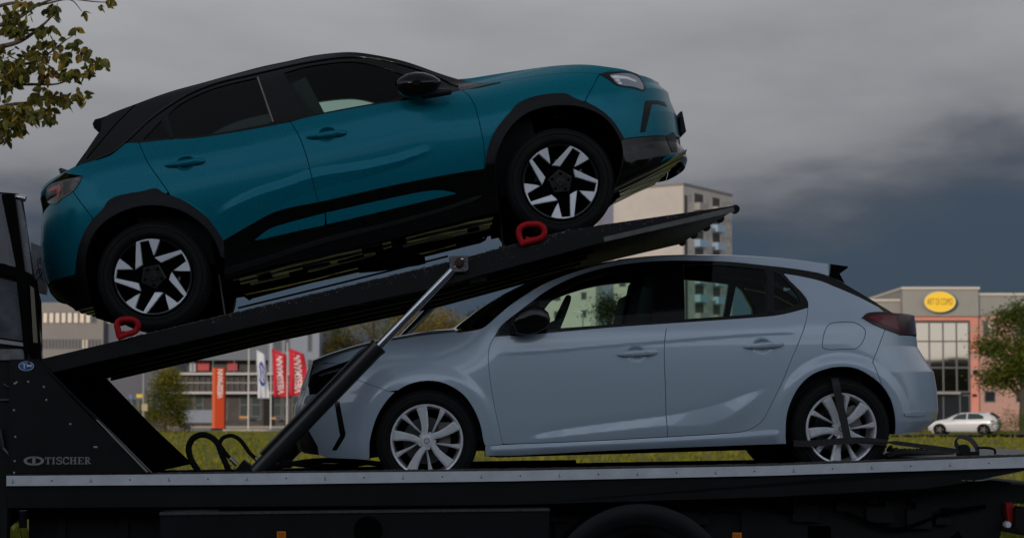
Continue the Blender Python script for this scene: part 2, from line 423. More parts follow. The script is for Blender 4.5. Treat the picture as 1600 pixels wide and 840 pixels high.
def wheel_arch(car, name, curve, parent, depth=.36, off=0.0):
    """dark liner that follows the arch opening inwards"""
    for sg in (-1, 1):
        V = []; F = []
        c = resample(curve, .03, closed=False)
        for (u, w) in c:
            y = float(car.Y(u, w))+off-.012
            V += [(u, sg*y, w), (u, sg*(y-depth), w)]
        for i in range(len(c)-1): F.append((2*i, 2*i+1, 2*i+3, 2*i+2))
        b = len(V); V += [(a[0], sg*(.86-depth), a[1]) for a in c]; F.append(tuple(range(b, b+len(c))))
        obj(name, V, F, M['dark'], parent)
def emblem(parent, y, r, m):
    b = MB(); b.lathe([(r, 0), (r*1.0, -.003), (r*.82, -.003), (r*.82, 0)], 28, c=(0, y, 0))
    z = [(-.95, -.12), (-.1, .12), (-.22, -.02), (.95, .12), (.1, -.12), (.22, .02)]
    ang = R(60)
    pts = [(a*math.cos(ang)-c*math.sin(ang), a*math.sin(ang)+c*math.cos(ang)) for a, c in z]
    b.prism([(a*r, y, c*r) for a, c in pts], (0, -.003, 0))
    b.build('wheel_emblem', m, parent)
def make_wheel(parent, u, R_t, R_r, style, rot, width=.2, hub_v=-.80, name='wheel', steer=0):
    """wheel around its hub, outer face towards -Y of its own frame"""
    wh = thing(name); wh.parent = parent; wh.location = (u, hub_v, 0)
    wh.rotation_euler = (0, 0, steer)
    t = MB(); Rt, Rr = R_t, R_r
    prof = [(Rr*.97, .035), (Rr+.004, .012), (Rr+.010, .004), (Rr+.02, -.008), (Rr+.045, -.013), (Rt-.035, -.010), (Rt-.018, .002), (Rt-.007, .016), (Rt-.002, .032)]
    for g in range(4):
        y0 = .05+g*.037; prof += [(Rt, y0-.012), (Rt, y0), (Rt-.009, y0+.002), (Rt-.009, y0+.009), (Rt, y0+.011)]
    prof += [(Rt-.004, width-.02), (Rt-.03, width), (Rr, width-.02), (Rr*.97, width-.03)]
    t.lathe(prof, 96)
    # shoulder sipes
    for k in range(72):
        th = 2*math.pi*k/72
        q = Matrix.Rotation(-th, 3, 'Y'); t.box(q @ Vector((Rt-.0072, .026, 0)), (.010, .022, .013), q)
    # sidewall bead lines
    for rr in (Rr+.028, Rt-.040): t.lathe([(rr-.0015, -.0105), (rr, -.0155), (rr+.0015, -.0105)], 96)
    t.build('tyre', M['rubber'], wh, auto=35)
    r = MB()
    r.lathe([(Rr+.003, .02), (Rr+.003, -.001), (Rr-.002, -.005), (Rr-.010, -.003), (Rr-.014, .006), (Rr-.018, .05), (Rr-.03, .17)], 96)
    rimm = M['alloy'] if style == 'cover' else M['wblack']
    r.build('rim', rimm, wh, auto=40)
    b = MB(); b.lathe([(.0, .10), (Rr*.66, .10), (Rr*.66, .125), (0, .125)], 48); b.build('brake_disc', M['disc'], wh, auto=40)
    b = MB(); b.box((Rr*.50, .085, Rr*.2), (.07, .05, .13)); b.build('brake_caliper', M['steelpl'], wh)
    bk = MB(); bk.lathe([(0, .14), (Rr-.01, .14)], 32); bk.build('wheel_back', M['dark'], wh)
    def blade(poly, y0, h, inner=.55, ridge=None, dish=0.0):
        """spoke plate: outline raised to a narrower top"""
        n = len(poly); c = np.mean(poly, 0); P = np.array(poly); P2 = inset_poly(P, ridge if ridge else .003)
        if area(P) < 0: P = P[::-1]
        V = []
        def yo(p): return y0 + dish*(1-min(1, math.hypot(p[0], p[1])/Rr))
        V += [(p[0], yo(p)+.028, p[1]) for p in P] + [(p[0], yo(p), p[1]) for p in P] + [(p[0], yo(p)-h, p[1]) for p in P2]
        F = [(i, (i+1) % n, n+(i+1) % n, n+i) for i in range(n)] + [(n+i, n+(i+1) % n, 2*n+(i+1) % n, 2*n+i) for i in range(n)] + [tuple(range(2*n, 3*n))]
        return V, F
    def turn(pts, a): return [(p[0]*math.cos(a)-p[1]*math.sin(a), p[0]*math.sin(a)+p[1]*math.cos(a)) for p in pts]
    if style == 'cover':
        wide = [(-50, 40), (-46, 90), (-47, 130), (-60, 190), (-92, 278), (-60, 292), (-3, 306), (6, 250), (11, 190), (14, 130), (8, 75), (14, 52)]
        nar = [(-50, 60), (-96, 98), (-162, 154), (-226, 196), (-202, 222), (-186, 228), (-174, 217), (-114, 143), (-57, 84), (-26, 53)]
        for k in range(5):
            a = rot+k*2*math.pi/5
            for sh, rd, nm in ((wide, .010, 'spoke'), (nar, .0065, 'spoke')):
                pl = [(x/315*Rr, y/315*Rr) for x, y in sh]
                V, F = blade(turn(pl, a), -.001, .010, ridge=rd, dish=.012); q = MB(); q.add(V, F); q.build(nm, M['alloy'], wh, auto=18)
        q = MB(); q.lathe([(.040, .03), (.040, .004), (.036, -.002), (.022, -.004), (0, -.004)], 40)
        for k in range(5):
            a = rot+R(64)+k*2*math.pi/5; q.box((.045*math.cos(a), .016, .045*math.sin(a)), (.022, .03, .022), Matrix.Rotation(-a, 3, 'Y'))
        q.build('hub_cap', M['alloy'], wh, auto=30)
        emblem(wh, -.004, .017, M['chrome'])
    else:
        U = [(-18, -153), (-40, -190), (-75, -265), (-50, -272), (-20, -277), (20, -279), (60, -274), (100, -264), (108, -200), (125, -63), (98, -76), (70, -93), (71, -180), (72, -258), (40, -262), (8, -264), (-2, -220)]
        arm = [(-20, -60), (-34, -110), (-24, -158), (-4, -255), (40, -262), (76, -256), (76, -100), (130, -60), (80, 0), (0, 0)]
        for k in range(5):
            a = rot+k*2*math.pi/5
            pl = [(x/283*Rr, y/283*Rr) for x, y in U]; V, F = blade(turn(pl, a), -.003, .005, ridge=.0025, dish=.016); q = MB(); q.add(V, F); q.build('spoke_face', M['alloycut'], wh)
            q = MB()
            # black pocket floor of the spoke, lying behind the machined face
            pl = [(-60, -150), (-76, -262), (0, -276), (100, -262), (128, -60), (60, -40), (-20, -60)]
            fl = turn([(x/283*Rr, y/283*Rr) for x, y in pl], a); pf = turn([(x/283*Rr, y/283*Rr) for x, y in [(2, -150), (14, -245), (60, -245), (60, -130)]], a)
            V, F = blade(fl, .028, .002, ridge=.004, dish=.01); q.add(V, F); q.build('spoke', M['dark'], wh, auto=20)
        q = MB(); hubp = []
        for k in range(5):
            a = rot+k*2*math.pi/5
            hubp += turn([(-30/283*Rr, -84/283*Rr), (66/283*Rr, -72/283*Rr)], a)
        V, F = blade(hubp, .010, .004, ridge=.006); q.add(V, F); q.build('hub_plate', M['wblack'], wh, auto=25)
        for k in range(5):
            a = rot+R(17)+k*2*math.pi/5; q = MB(); q.lathe([(.0, -.003), (.009, -.003), (.010, .006), (.010, .02)], 16, c=(.052*math.cos(a), .006, .052*math.sin(a))); q.build('wheel_bolt', M['dark'], wh)
        q = MB(); q.lathe([(.030, .006), (.029, .001), (0, .000)], 32); q.build('hub_cap', M['wblack'], wh, auto=30)
        emblem(wh, .000, .0195, M['chrome'])
    return wh
def copy_wheel(wh, parent, u, v, spin=0):
    c = wh.copy(); col.objects.link(c); c.parent = parent; c.location = (u, v, 0); c.rotation_euler = (0, spin, math.pi) if v > 0 else (0, spin, 0)
    for ch in list(wh.children):
        k = ch.copy(); col.objects.link(k); k.parent = c
    return c
def handle(car, name, parent, a, b, px_cup=True, m=None):
    """door handle from pixel a to pixel b with its finger cup"""
    (u0, w0), (u1, w1) = car.P(*a), car.P(*b); n = 14; V = []; rings = []
    q = MB(); ctr = []; rad = []
    for i in range(n+1):
        s = i/n; u = u0+(u1-u0)*s; ww = w0+(w1-w0)*s; y = float(car.Y(u, ww)); lift = .028*math.sin(math.pi*min(1, max(0, s)))**.5
        h = .0195*(1-.62*abs(2*s-1)**5)*(.72+.28*s)+.001; d = .009*(1-.6*abs(2*s-1)**4)
        ring = []
        for k in range(12):
            th = 2*math.pi*k/12; ring.append((u, -(y+lift+d*math.cos(th)*.8), ww+h*math.sin(th)))
        rings.append(ring)
    V = [p for r_ in rings for p in r_]; F = [(i*12+k, i*12+(k+1) % 12, (i+1)*12+(k+1) % 12, (i+1)*12+k) for i in range(n) for k in range(12)]
    F += [tuple(range(12)), tuple(range(n*12, n*12+12))[::-1]]
    q.add(V, F)
    q.build(name, m, parent, auto=50)
    # recess dish
    cu, cw = (u0+u1)/2-(u1-u0)*.0, (w0+w1)/2; yy = float(car.Y(cu, cw)); q = MB(); V = []; F = []; nr = 6; na = 28
    for i in range(nr+1):
        rr = i/nr
        for k in range(na):
            th = 2*math.pi*k/na; x = cu+.052*rr*math.cos(th); z = cw+.034*rr*math.sin(th)
            V.append((x, -(float(car.Y(x, z))+.0015-.0*(1-rr**3)), z))
    return q
def offset_feature(cu, cw, ru, rw, depth):
    def f(u, w):
        r = np.hypot((u-cu)/ru, (w-cw)/rw); return -depth*(1-sm(r, .55, 1.0))
    return f

# ================================================================== the grey blue hatchback
def build_hatch():
    c = Car((667, 688), (1316, 669.5), .18, .8725,
            [(-.34, .72), (-.20, .80), (-.08, .845), (.06, .865), (.25, .8725), (.42, .868), (.55, .856), (.64, .842), (.70, .822), (.80, .768), (.92, .695), (1.02, .632), (1.08, .590), (1.13, .545), (1.2, .48)],
            [(-.34, .72), (-.20, .80), (-.08, .845), (.06, .865), (.25, .8725), (.38, .862), (.46, .838), (.53, .795), (.585, .74), (.63, .68), (.68, .62), (.8, .55), (1.2, .4)],
            (-.80, -1.30),
            {'L': (-1.42, [(498, 545), (489, 566), (479, 588), (471, 606), (468, 620), (462, 632), (460, 645), (461, 662), (464, 690), (470, 715)], 2.7, .93),
             'R': (1.32, [(1319, 442), (1350, 456), (1378, 476), (1400, 489), (1414, 498), (1416, 522), (1418, 546), (1432, 567), (1444, 583), (1449, 610), (1451, 642), (1448, 655), (1432, 667), (1418, 678), (1400, 690)], 2.9, .93)})
    P = c.P; r = thing('hatchback_car', mtx=c.mtx, label='pale grey blue five door hatchback strapped on the lower deck under the raised ramp', cat='car')
    uF, uR = -c.wb/2, c.wb/2
    c.feat += [ring_feature(uF, .40, .475, .010), ring_feature(uR, .40, .475, .012)]
    low = [P(x, y) for x, y in [(812, 683), (880, 670), (950, 660), (1043, 648), (1090, 639), (1130, 628), (1165, 615), (1205, 603)]]
    c.feat.append(band_feature(low, [P(x, y) for x, y in [(812, 688), (880, 681), (950, 674), (1043, 665), (1085, 664), (1115, 660), (1150, 643), (1180, 622), (1205, 605)]], -.004, .013, .06, .13, .22))
    up = [P(x, y) for x, y in [(775, 553), (850, 548), (940, 540), (1036, 532), (1110, 526), (1180, 521), (1250, 518)]]
    c.feat.append(feature_line(up, .0032, .016, .12, .12))
    c.feat.append(feature_line([(a, b-.028) for a, b in [P(x, y) for x, y in [(760, 696), (907, 689), (1043, 682), (1121, 677.5), (1222, 670)]]], .016, .07, .03, .06))
    for hx, hy in ((994, 552), (1191, 540)):
        hu, hw = P(hx, hy); c.feat.append(offset_feature(hu, hw, .062, .045, .016))
    # traced curves
    archF = c.C([(577.5, 717), (578, 690), (582, 672), (589, 651), (602, 629), (618, 612), (639, 600), (664, 594.5), (686, 596), (707, 604), (725, 617), (739, 636), (750, 661), (756, 690), (758, 695)])
    archR = c.C([(1228.6, 693.6), (1228, 676), (1230, 647), (1237.5, 624), (1250, 602.5), (1268, 586), (1289, 577), (1311, 573), (1336, 575), (1357, 585), (1378.6, 602.5), (1393, 626), (1399, 654), (1399, 678)])
    doorF_front = c.C([(773, 525), (766, 537), (763, 553), (763.5, 574), (768, 610), (777, 656), (785.7, 693.6)])
    seamB = c.C([(1043, 504.6), (1039, 528), (1038, 560), (1040, 610), (1041, 650), (1043, 682)])
    doorR_rear = c.C([(1262.7, 480), (1260.7, 495.7), (1253.6, 520.7), (1239, 556.4), (1221.4, 599), (1203.6, 635), (1195, 652), (1182, 665), (1164, 673), (1121, 677.5)])
    bot1 = c.C([(785.7, 693.6), (907, 689), (1043, 682)]); bot2 = c.C([(1043, 682), (1121, 677.5)])
    belt1 = c.C([(773, 525), (821, 522.5), (893, 516), (964, 510), (1043, 504.6)]); belt2 = c.C([(1043, 504.6), (1150, 497.5), (1190, 494.5), (1214, 492), (1236, 487.5), (1262.7, 480)])
    ftop = c.C([(773, 525), (782, 510), (807, 489), (830, 471.5), (856, 452.5), (893.8, 433.8), (931, 421.6), (968.8, 413.5), (1006, 409), (1044, 407), (1080, 407), (1141, 409), (1202, 415.3), (1223, 417.5), (1252.6, 421.6), (1279, 426.4), (1295, 431)])
    rail = c.C([(714, 520), (735, 517), (755, 512), (776, 495), (800, 475), (856, 441), (912, 420.6), (950, 411), (987, 404), (1025, 401), (1080, 398.8), (1121, 398.8), (1161, 400), (1222, 403.8), (1255, 407), (1294, 412)])
    hoodline = c.C([(535, 568), (560, 560), (598, 553), (617, 550), (650, 545), (675, 541), (692, 539), (701, 534.5), (707.5, 528), (714, 520)])
    sillbot = c.C([(758, 712), (800, 711.5), (978, 702.5), (1200, 694), (1229, 693)])
    # inner black shell so that gaps read dark
    pb = resample(c.S([(560, 560), (598, 558), (700, 545), (780, 532), (900, 523), (1043, 512), (1180, 503), (1262, 488), (1330, 480), (1400, 510), (1425, 580), (1430, 640), (1398, 668)]) + archR[::-1] + sillbot[::-1] + archF[::-1] + c.S([(512, 706), (505, 640), (515, 590)]), .03)
    c.panel('inner_shell', pb, M['dark'], r, off=-.022, inset=0, grid=.06, thick=.01)
    # body side: fender, A pillar and roof rail in one
    w_n0 = P(500, 572)[1]; nose = c.edge('L', P(505, 706)[1], P(507, 566)[1], 30)
    fend = hoodline + rail[1:] + ftop[::-1] + doorF_front[1:] + c.S([(759, 696.5)]) + [q for q in archF[::-1] if q[1] > P(607, 611)[1] or q[0] > uF] + c.S([(607, 611), (559, 593)])
    c.panel('front_fender', fend, M['greyblue'], r, inset=.002)
    bump = c.S([(535, 568), (559, 593), (607, 611)]) + [q for q in archF[::-1] if q[1] < P(607, 611)[1]-.005 and q[0] < uF] + c.S([(577, 717), (545, 716.5), (511, 715), (498, 710), (496, 697), (482, 672)]) + [q for q in nose if q[1] > P(482, 672)[1]+.01]
    c.panel('front_bumper', bump, M['greyblue'], r)
    lowg = c.S([(482, 672), (496, 697), (498, 710)])+c.edge('L', P(480, 707)[1], P(478, 672)[1], 8)
    c.panel('lower_grille', lowg, M['plastic'], r, off=-.012, inset=0)
    fd = c.panel('front_door', belt1 + seamB[1:] + bot1[::-1][1:] + doorF_front[::-1][1:-1], M['greyblue'], r)
    rd = c.panel('rear_door', belt2 + doorR_rear[1:] + bot2[::-1][1:] + seamB[::-1][1:-1], M['greyblue'], r)
    sill = c.S([(759, 696)]) + bot1[:] + bot2[1:] + doorR_rear[::-1][1:] if False else c.S([(758, 696)]) + bot1 + bot2[1:] + [q for q in doorR_rear[::-1][1:]]
    # quarter panel runs from the rear seam back to the tail
    qtop = c.C([(1223, 426.4), (1252.6, 431.5), (1283, 438.6), (1303, 446.7), (1340, 462.5), (1372, 479)])
    cpil = c.C([(1223, 426.4), (1234, 438.6), (1250.5, 454.8), (1259.6, 466), (1262.7, 473), (1262.7, 480)])
    w_t0 = P(1400, 500)[1]
    tl = P(1407, 523)
    tailE = c.edge('R', -.035, P(1400, 492)[1], 34)
    tE = [q for q in tailE if q[1] < P(1414, 523)[1]]
    quarter = qtop + c.S([(1382, 487)]) + [tl for tl in c.S([(1364, 489.5), (1347, 496), (1364, 506), (1383, 514)])] + c.S([(1363.6, 565), (1378.6, 602.5)]) \
        + [q for q in archR[::-1] if q[0] < P(1376, 599)[0]] + sillbot[::-1][1:] + c.S([(758, 696)]) + bot1[1:] + bot2[1:-1] + doorR_rear[::-1] + cpil[::-1][1:-1]
    sillp = c.S([(758, 696)]) + bot1 + bot2[1:] + doorR_rear[::-1][1:12] 
    quarter = [q for q in quarter]
    c.panel('rear_quarter', quarter, M['greyblue'], r)
    sillp = c.S([(758, 696)]) + bot1 + bot2[1:-1] + c.S([(1121, 678), (1164, 674), (1182, 667), (1196, 655)]) + c.S([(1228, 676)]) + sillbot[::-1]
    # sill: its upper rear corner is part of the quarter, keep it low
    if 0: c.panel('sill', c.S([(759, 697)]) + [(a, b-.004) for a, b in bot1 + bot2[1:]] + c.S([(1160, 676), (1229, 676)]) + sillbot[::-1], M['greyblue'], r, inset=.001)
    rb = c.S([(1383, 514), (1407, 523)]) + tE[::-1] + c.S([(1418, 676), (1399, 678)]) + [q for q in archR[::-1] if q[0] > P(1377, 599)[0]] + c.S([(1363.6, 565)])
    c.panel('rear_bumper', rb, M['greyblue'], r)
    c.panel('bumper_ledge', c.S([(1413, 645), (1430, 641.5), (1444, 643.5), (1446, 648), (1430, 650), (1414, 649)]), M['greyblue'], r, off=.010, inset=0, thick=.02)
    led = c.S([(1430, 640), (1444, 643), (1446, 650), (1432, 651), (1412, 646)])
    lampp = c.C([(1347, 496), (1355, 489), (1378.6, 487), (1396, 489)]) + c.edge('R', P(1400, 490)[1], P(1412, 521)[1], 6) + c.C([(1407, 523), (1386, 515), (1364, 506), (1347, 496)])
    for o in c.panel('tail_lamp', lampp, M['smoke'], r, off=.008, inset=.001, thick=.03): pass
    c.panel('lamp_lens', c.S([(1356, 495), (1376, 491), (1398, 493), (1405, 516), (1386, 510)]), M['tail'], r, off=.0095, inset=.001, thick=.006)
    # black window surround with its panes
    gF = c.C([(842, 500), (850, 484), (862, 469), (893, 446), (931, 432), (968, 423.5), (1005, 419.5), (1024, 418.5)]) + c.C([(1024.5, 420), (1023, 460), (1019, 501)]) + c.C([(1018, 502.5), (940, 508), (870, 513), (840, 515)])
    gR = c.C([(1068, 413.5), (1100, 413), (1150, 416), (1195, 420.5)]) + c.C([(1196, 423), (1199, 455), (1200, 486)]) + c.C([(1198, 489), (1150, 493), (1070, 498.5)])
    gQ = c.C([(1208, 423), (1220, 430), (1234, 445), (1247, 460), (1251, 471)], 4) + c.C([(1247, 476), (1230, 482), (1210, 486.5)], 4)
    surround = ftop + c.S([(1300, 433), (1319, 443), (1340, 455), (1372, 474)]) + [(a, b-.001) for a, b in qtop[::-1]] + cpil[1:] + belt2[::-1][1:] + belt1[::-1][1:-1]
    c.panel('window_frame', surround, M['gloss'], r, off=-.003, inset=.001, holes=(gF, gR, gQ), thick=.05)
    for d, nm, g in ((fd, 'door_window', gF), (rd, 'door_window', gR)):
        ps = c.panel(nm, g, M['win'], None, off=-.010, inset=-.004, thick=.002, grid=.05)
        for a, b in zip(ps, d): a.parent = b
    c.panel('quarter_window', gQ, M['win'], r, off=-.010, inset=-.004, thick=.002, grid=.05)
    c.panel('pillar_trim', c.S([(1198, 418), (1206, 419), (1209, 488), (1200, 490)]), M['plastic'], r, off=.002, inset=.001)
    # panels with a face of their own
    flap = c.C([(1284, 538.6), (1286, 526), (1289, 515), (1296, 505.5), (1312, 502.5), (1332, 502.5), (1342, 506), (1352, 515), (1352, 524), (1347, 536), (1337, 544.5), (1315, 545.5), (1293, 546), (1285, 543)])
    q = resample(flap, .012); V = []; F = []
    qi = inset_poly(q, .0035)
    for a, b in zip(q if area(q) > 0 else q[::-1], qi): V += [(a[0], -(float(c.Y(*a))+.0012), a[1]), (b[0], -(float(c.Y(*b))+.0012), b[1])]
    k = len(q); obj('fuel_flap', V, [(2*i, 2*i+1, 2*((i+1) % k)+1, 2*((i+1) % k)) for i in range(k)], M['dark'], r)
    slot = c.S([(523, 628), (530, 627), (532, 637), (539.5, 677), (538, 683), (526, 702.5), (519, 702.5), (531.5, 680)])
    c.panel('bumper_blade', slot, M['gloss'], r, off=.003, inset=.0, thick=.02)
    visor = c.S([(572, 553), (555, 560), (520, 572), (503, 578), (486, 587), (482, 600), (484, 616), (500, 614), (511, 611), (530, 597), (552, 578)])
    c.panel('headlight', visor, M['gloss'], r, off=.004, inset=0, thick=.02)
    c.panel('headlight_bar', c.S([(498, 585), (540, 573), (542, 575), (498, 588)]), M['lampin'], r, off=.006, inset=0, thick=.006)
    # doors: handles and mirror
    for d, a, b in ((fd[0], (963.5, 553.5), (1028, 549.5)), (rd[0], (1161.5, 541.5), (1225, 537))):
        handle(c, 'door_handle', d, a, b, m=M['greyblue'])
    # upper caps
    hood_e = c.C([(714, 519), (688, 521), (658, 524.5), (625, 530), (607, 533), (571, 541), (545, 549), (522, 558), (508, 566)], 4)
    nose_e = nose[::-1][1:]
    E = hood_e + nose_e; Cn = []
    for i, (u, wv) in enumerate(E):
        if i < len(hood_e):
            k = i/len(hood_e); Cn.append((u-.02-.10*k**2, wv+.055*(1-.5*k)))
        else:
            kk = min(1, (i-len(hood_e))/8); Cn.append((float(c.end_u('L', wv)) - .0, wv+.02*(1-kk)))
    nh = len(hood_e)
    c.cap('bonnet', E, Cn, M['greyblue'], r, i0=0, i1=nh+1)
    # bonnet flank between shut line and its upper edge
    fl = hoodline + [q for q in hood_e]
    c.panel('bonnet_side', fl, M['greyblue'], r, inset=.0005, thick=.006)
    nm = len(E); cut = nh+9
    c.cap('grille_panel', E, Cn, M['gloss'], r, i0=nh, i1=cut)
    lo = next(i for i in range(nh, len(E)) if E[i][1] < P(484, 672)[1])
    c.cap('bumper_centre', E, Cn, M['greyblue'], r, i0=cut-1, i1=lo+1); c.cap('lower_intake', E, Cn, M['plastic'], r, i0=lo)
    ws = c.C([(714, 519), (735, 516.5), (755, 511.5), (776, 494.5), (800, 474.5), (856, 441), (912, 420.6), (950, 411), (975, 406)], 5)
    wc = [(u-.20*(1-(i/len(ws))**2), wv+.028+.005*(i/len(ws))) for i, (u, wv) in enumerate(ws)]
    c.cap('windscreen', ws, wc, M['win'], r, p=2.0)
    rf = c.C([(975, 406), (1025, 401), (1080, 398.8), (1121, 398.8), (1161, 400), (1222, 403.8), (1255, 407), (1294, 412)], 5)
    rc = [(u, wv+.035) for u, wv in rf]
    c.cap('roof', rf, rc, M['greyblue'], r, p=2.6)
    for k in (1,):
        e2 = [(u, wv-.03) for u, wv in rf]; c2 = [(u, wv-.0) for u, wv in rf]; c.cap('roof_lining', e2, c2, M['lining'], r, p=2.6, off=-.02)
    te = c.C([(1296, 431.5), (1319, 444), (1340, 457), (1375, 476.5), (1394, 488)], 5) + tailE[::-1]
    tc_ = []
    n1 = 21
    for i, (u, wv) in enumerate(te):
        if i < n1: tc_.append((u+.055+.0*i, wv+.012))
        else: tc_.append((float(c.end_u('R', wv)), wv))
    c.cap('rear_window', te, tc_, M['priv'], r, i0=0, i1=n1)
    c.cap('tailgate', te, tc_, M['greyblue'], r, i0=n1-1, i1=len(te))
    # roof spoiler: painted wing with black fins
    s0 = [c.loc(x, y, -.56) for x, y in [(1262, 408.5), (1290, 411), (1297, 413.5), (1296.5, 426), (1294, 431), (1280, 427)]]
    q = MB(); q.prism([(a, -.565, b) for a, b in s0], (0, 1.13, 0)); sp = q.build('spoiler', M['greyblue'], r, auto=30)
    s1 = [c.loc(x, y, -.57) for x, y in [(1298, 412.3), (1325, 416), (1325, 418), (1312, 427.5), (1315, 433), (1320, 442.5), (1296.8, 432)]]
    q = MB(); q.prism([(a, -.572, b) for a, b in s1], (0, .03, 0)); q.prism([(a, .542, b) for a, b in s1], (0, .03, 0))
    s2 = [s1[0], s1[1], s1[2], (s1[3][0]-.02, s1[3][1]+.02), (s1[0][0], s1[0][1]-.05)]
    q.prism([(a, -.542, b) for a, b in s2], (0, 1.084, 0)); q.build('spoiler_fin', M['gloss'], sp)
    # mirrors
    mir = [(800, 502), (804, 494), (812, 487), (824, 480.5), (836, 478.5), (849, 481), (857, 488), (860, 498), (858.5, 507), (852, 513), (840, 519), (826, 523), (808, 521)]
    for sg in (-1, 1):
        base = [c.loc(x, y, -.97) for x, y in mir]; cu = sum(p[0] for p in base)/len(base); cw = sum(p[1] for p in base)/len(base)
        V = []; F = []; k = len(base)
        for (sc, vv) in ((.30, -.995), (.74, -.993), (.93, -.985), (1.0, -.965), (1.0, -.90), (.90, -.85), (.5, -.82)):
            V += [(cu+(a-cu)*sc, -sg*vv*-1 if False else sg*-vv, cw+(b-cw)*sc) for a, b in base]
        nr = 7
        F = [(i*k+j, i*k+(j+1) % k, (i+1)*k+(j+1) % k, (i+1)*k+j) for i in range(nr-1) for j in range(k)] + [tuple(range(k)), tuple(range((nr-1)*k, nr*k))]
        q = MB(); q.add(V, F); mo = q.build('side_mirror', M['gloss'], r, auto=60)
        q = MB(); a0 = c.loc(806, 512, -.9); a1 = c.loc(800, 494, -.83)
        q.box((a0[0]+.03, sg*.86, a0[1]-.01), (.12, .12, .05)); q.build('mirror_foot', M['plastic'], mo)
        tr = c.S([(777, 522), (790, 508), (812, 492), (843, 482), (846, 514), (810, 521)])
    c.panel('mirror_triangle', c.S([(778, 523), (790, 507), (820, 482), (842, 470), (842, 516), (810, 521)]), M['plastic'], r, off=0.001, inset=0)
    # underbody, wheel arches, cabin
    wheel_arch(c, 'wheel_arch', archF, r); wheel_arch(c, 'wheel_arch', archR, r)
    q = MB(); z0 = P(900, 706)[1]
    q.box((0, 0, z0+.06), (1.72, 1.50, .16)); q.box((uF-.46, 0, z0+.10), (.30, 1.2, .10)); q.box((uR+.42, 0, z0+.12), (.26, 1.2, .10))
    q.build('underbody', M['dark'], r)
    for k in range(8):
        q = MB(); q.box((-.8+.22*k+rnd.uniform(-.04, .04), rnd.uniform(-.5, .5), z0-.012), (.14, .4, .02)); q.build('underbody_clip', M['plastic'], r)
    q = MB(); zb = P(1043, 512)[1]
    q.box((.15, 0, zb-.42), (2.6, 1.5, .5)); q.box((-.93, 0, zb-.13), (.42, 1.42, .20)); q.box((1.45, 0, zb-.18), (.5, 1.2, .3)); q.build('cabin_tub', M['lining'], r)
    def seat(u, v, wd):
        s_ = thing('seat'); s_.parent = r; s_.location = (u, v, zb-.2)
        q = MB(); rot = Matrix.Rotation(R(14), 3, 'Y')
        q.box((.14, 0, .16), (.13, wd, .62), rot); q.build('backrest', M['seat'], s_)
        if wd < 1: q = MB(); q.box((.235, 0, .50), (.08, .24, .12), rot); q.build('headrest', M['seat'], s_)
        q = MB(); q.box((-.14, 0, -.08), (.5, wd, .14)); q.build('seat_cushion', M['seat'], s_)
        return s_
    su = P(995, 505)[0]-.08
    seat(su, -.37, .5); seat(su, .37, .5)
    st = P(866, 500); q = MB()
    ctr = Vector((st[0]+.06, -.36, st[1]+.0)); ax = Vector((-.42, 0, .90))
    rr = Matrix.Rotation(R(-66), 3, 'Y')
    pts = [ctr + rr @ Vector((.185*math.cos(a), .185*math.sin(a), 0)) for a in [2*math.pi*i/28 for i in range(29)]]
    q.tube(pts, .018, 8, cap=False); q.tube([ctr, ctr+Vector((-.25, 0, -.1))], .03); q.build('steering_wheel', M['seat'], r)
    wh = make_wheel(r, uF, .312, .2205, 'cover', R(-1.6), name='wheel', hub_v=-.845)
    copy_wheel(wh, r, uR, -.850, spin=R(-17)); copy_wheel(wh, r, uF, .845, spin=R(30)); copy_wheel(wh, r, uR, .850, spin=R(60))
    return c, r
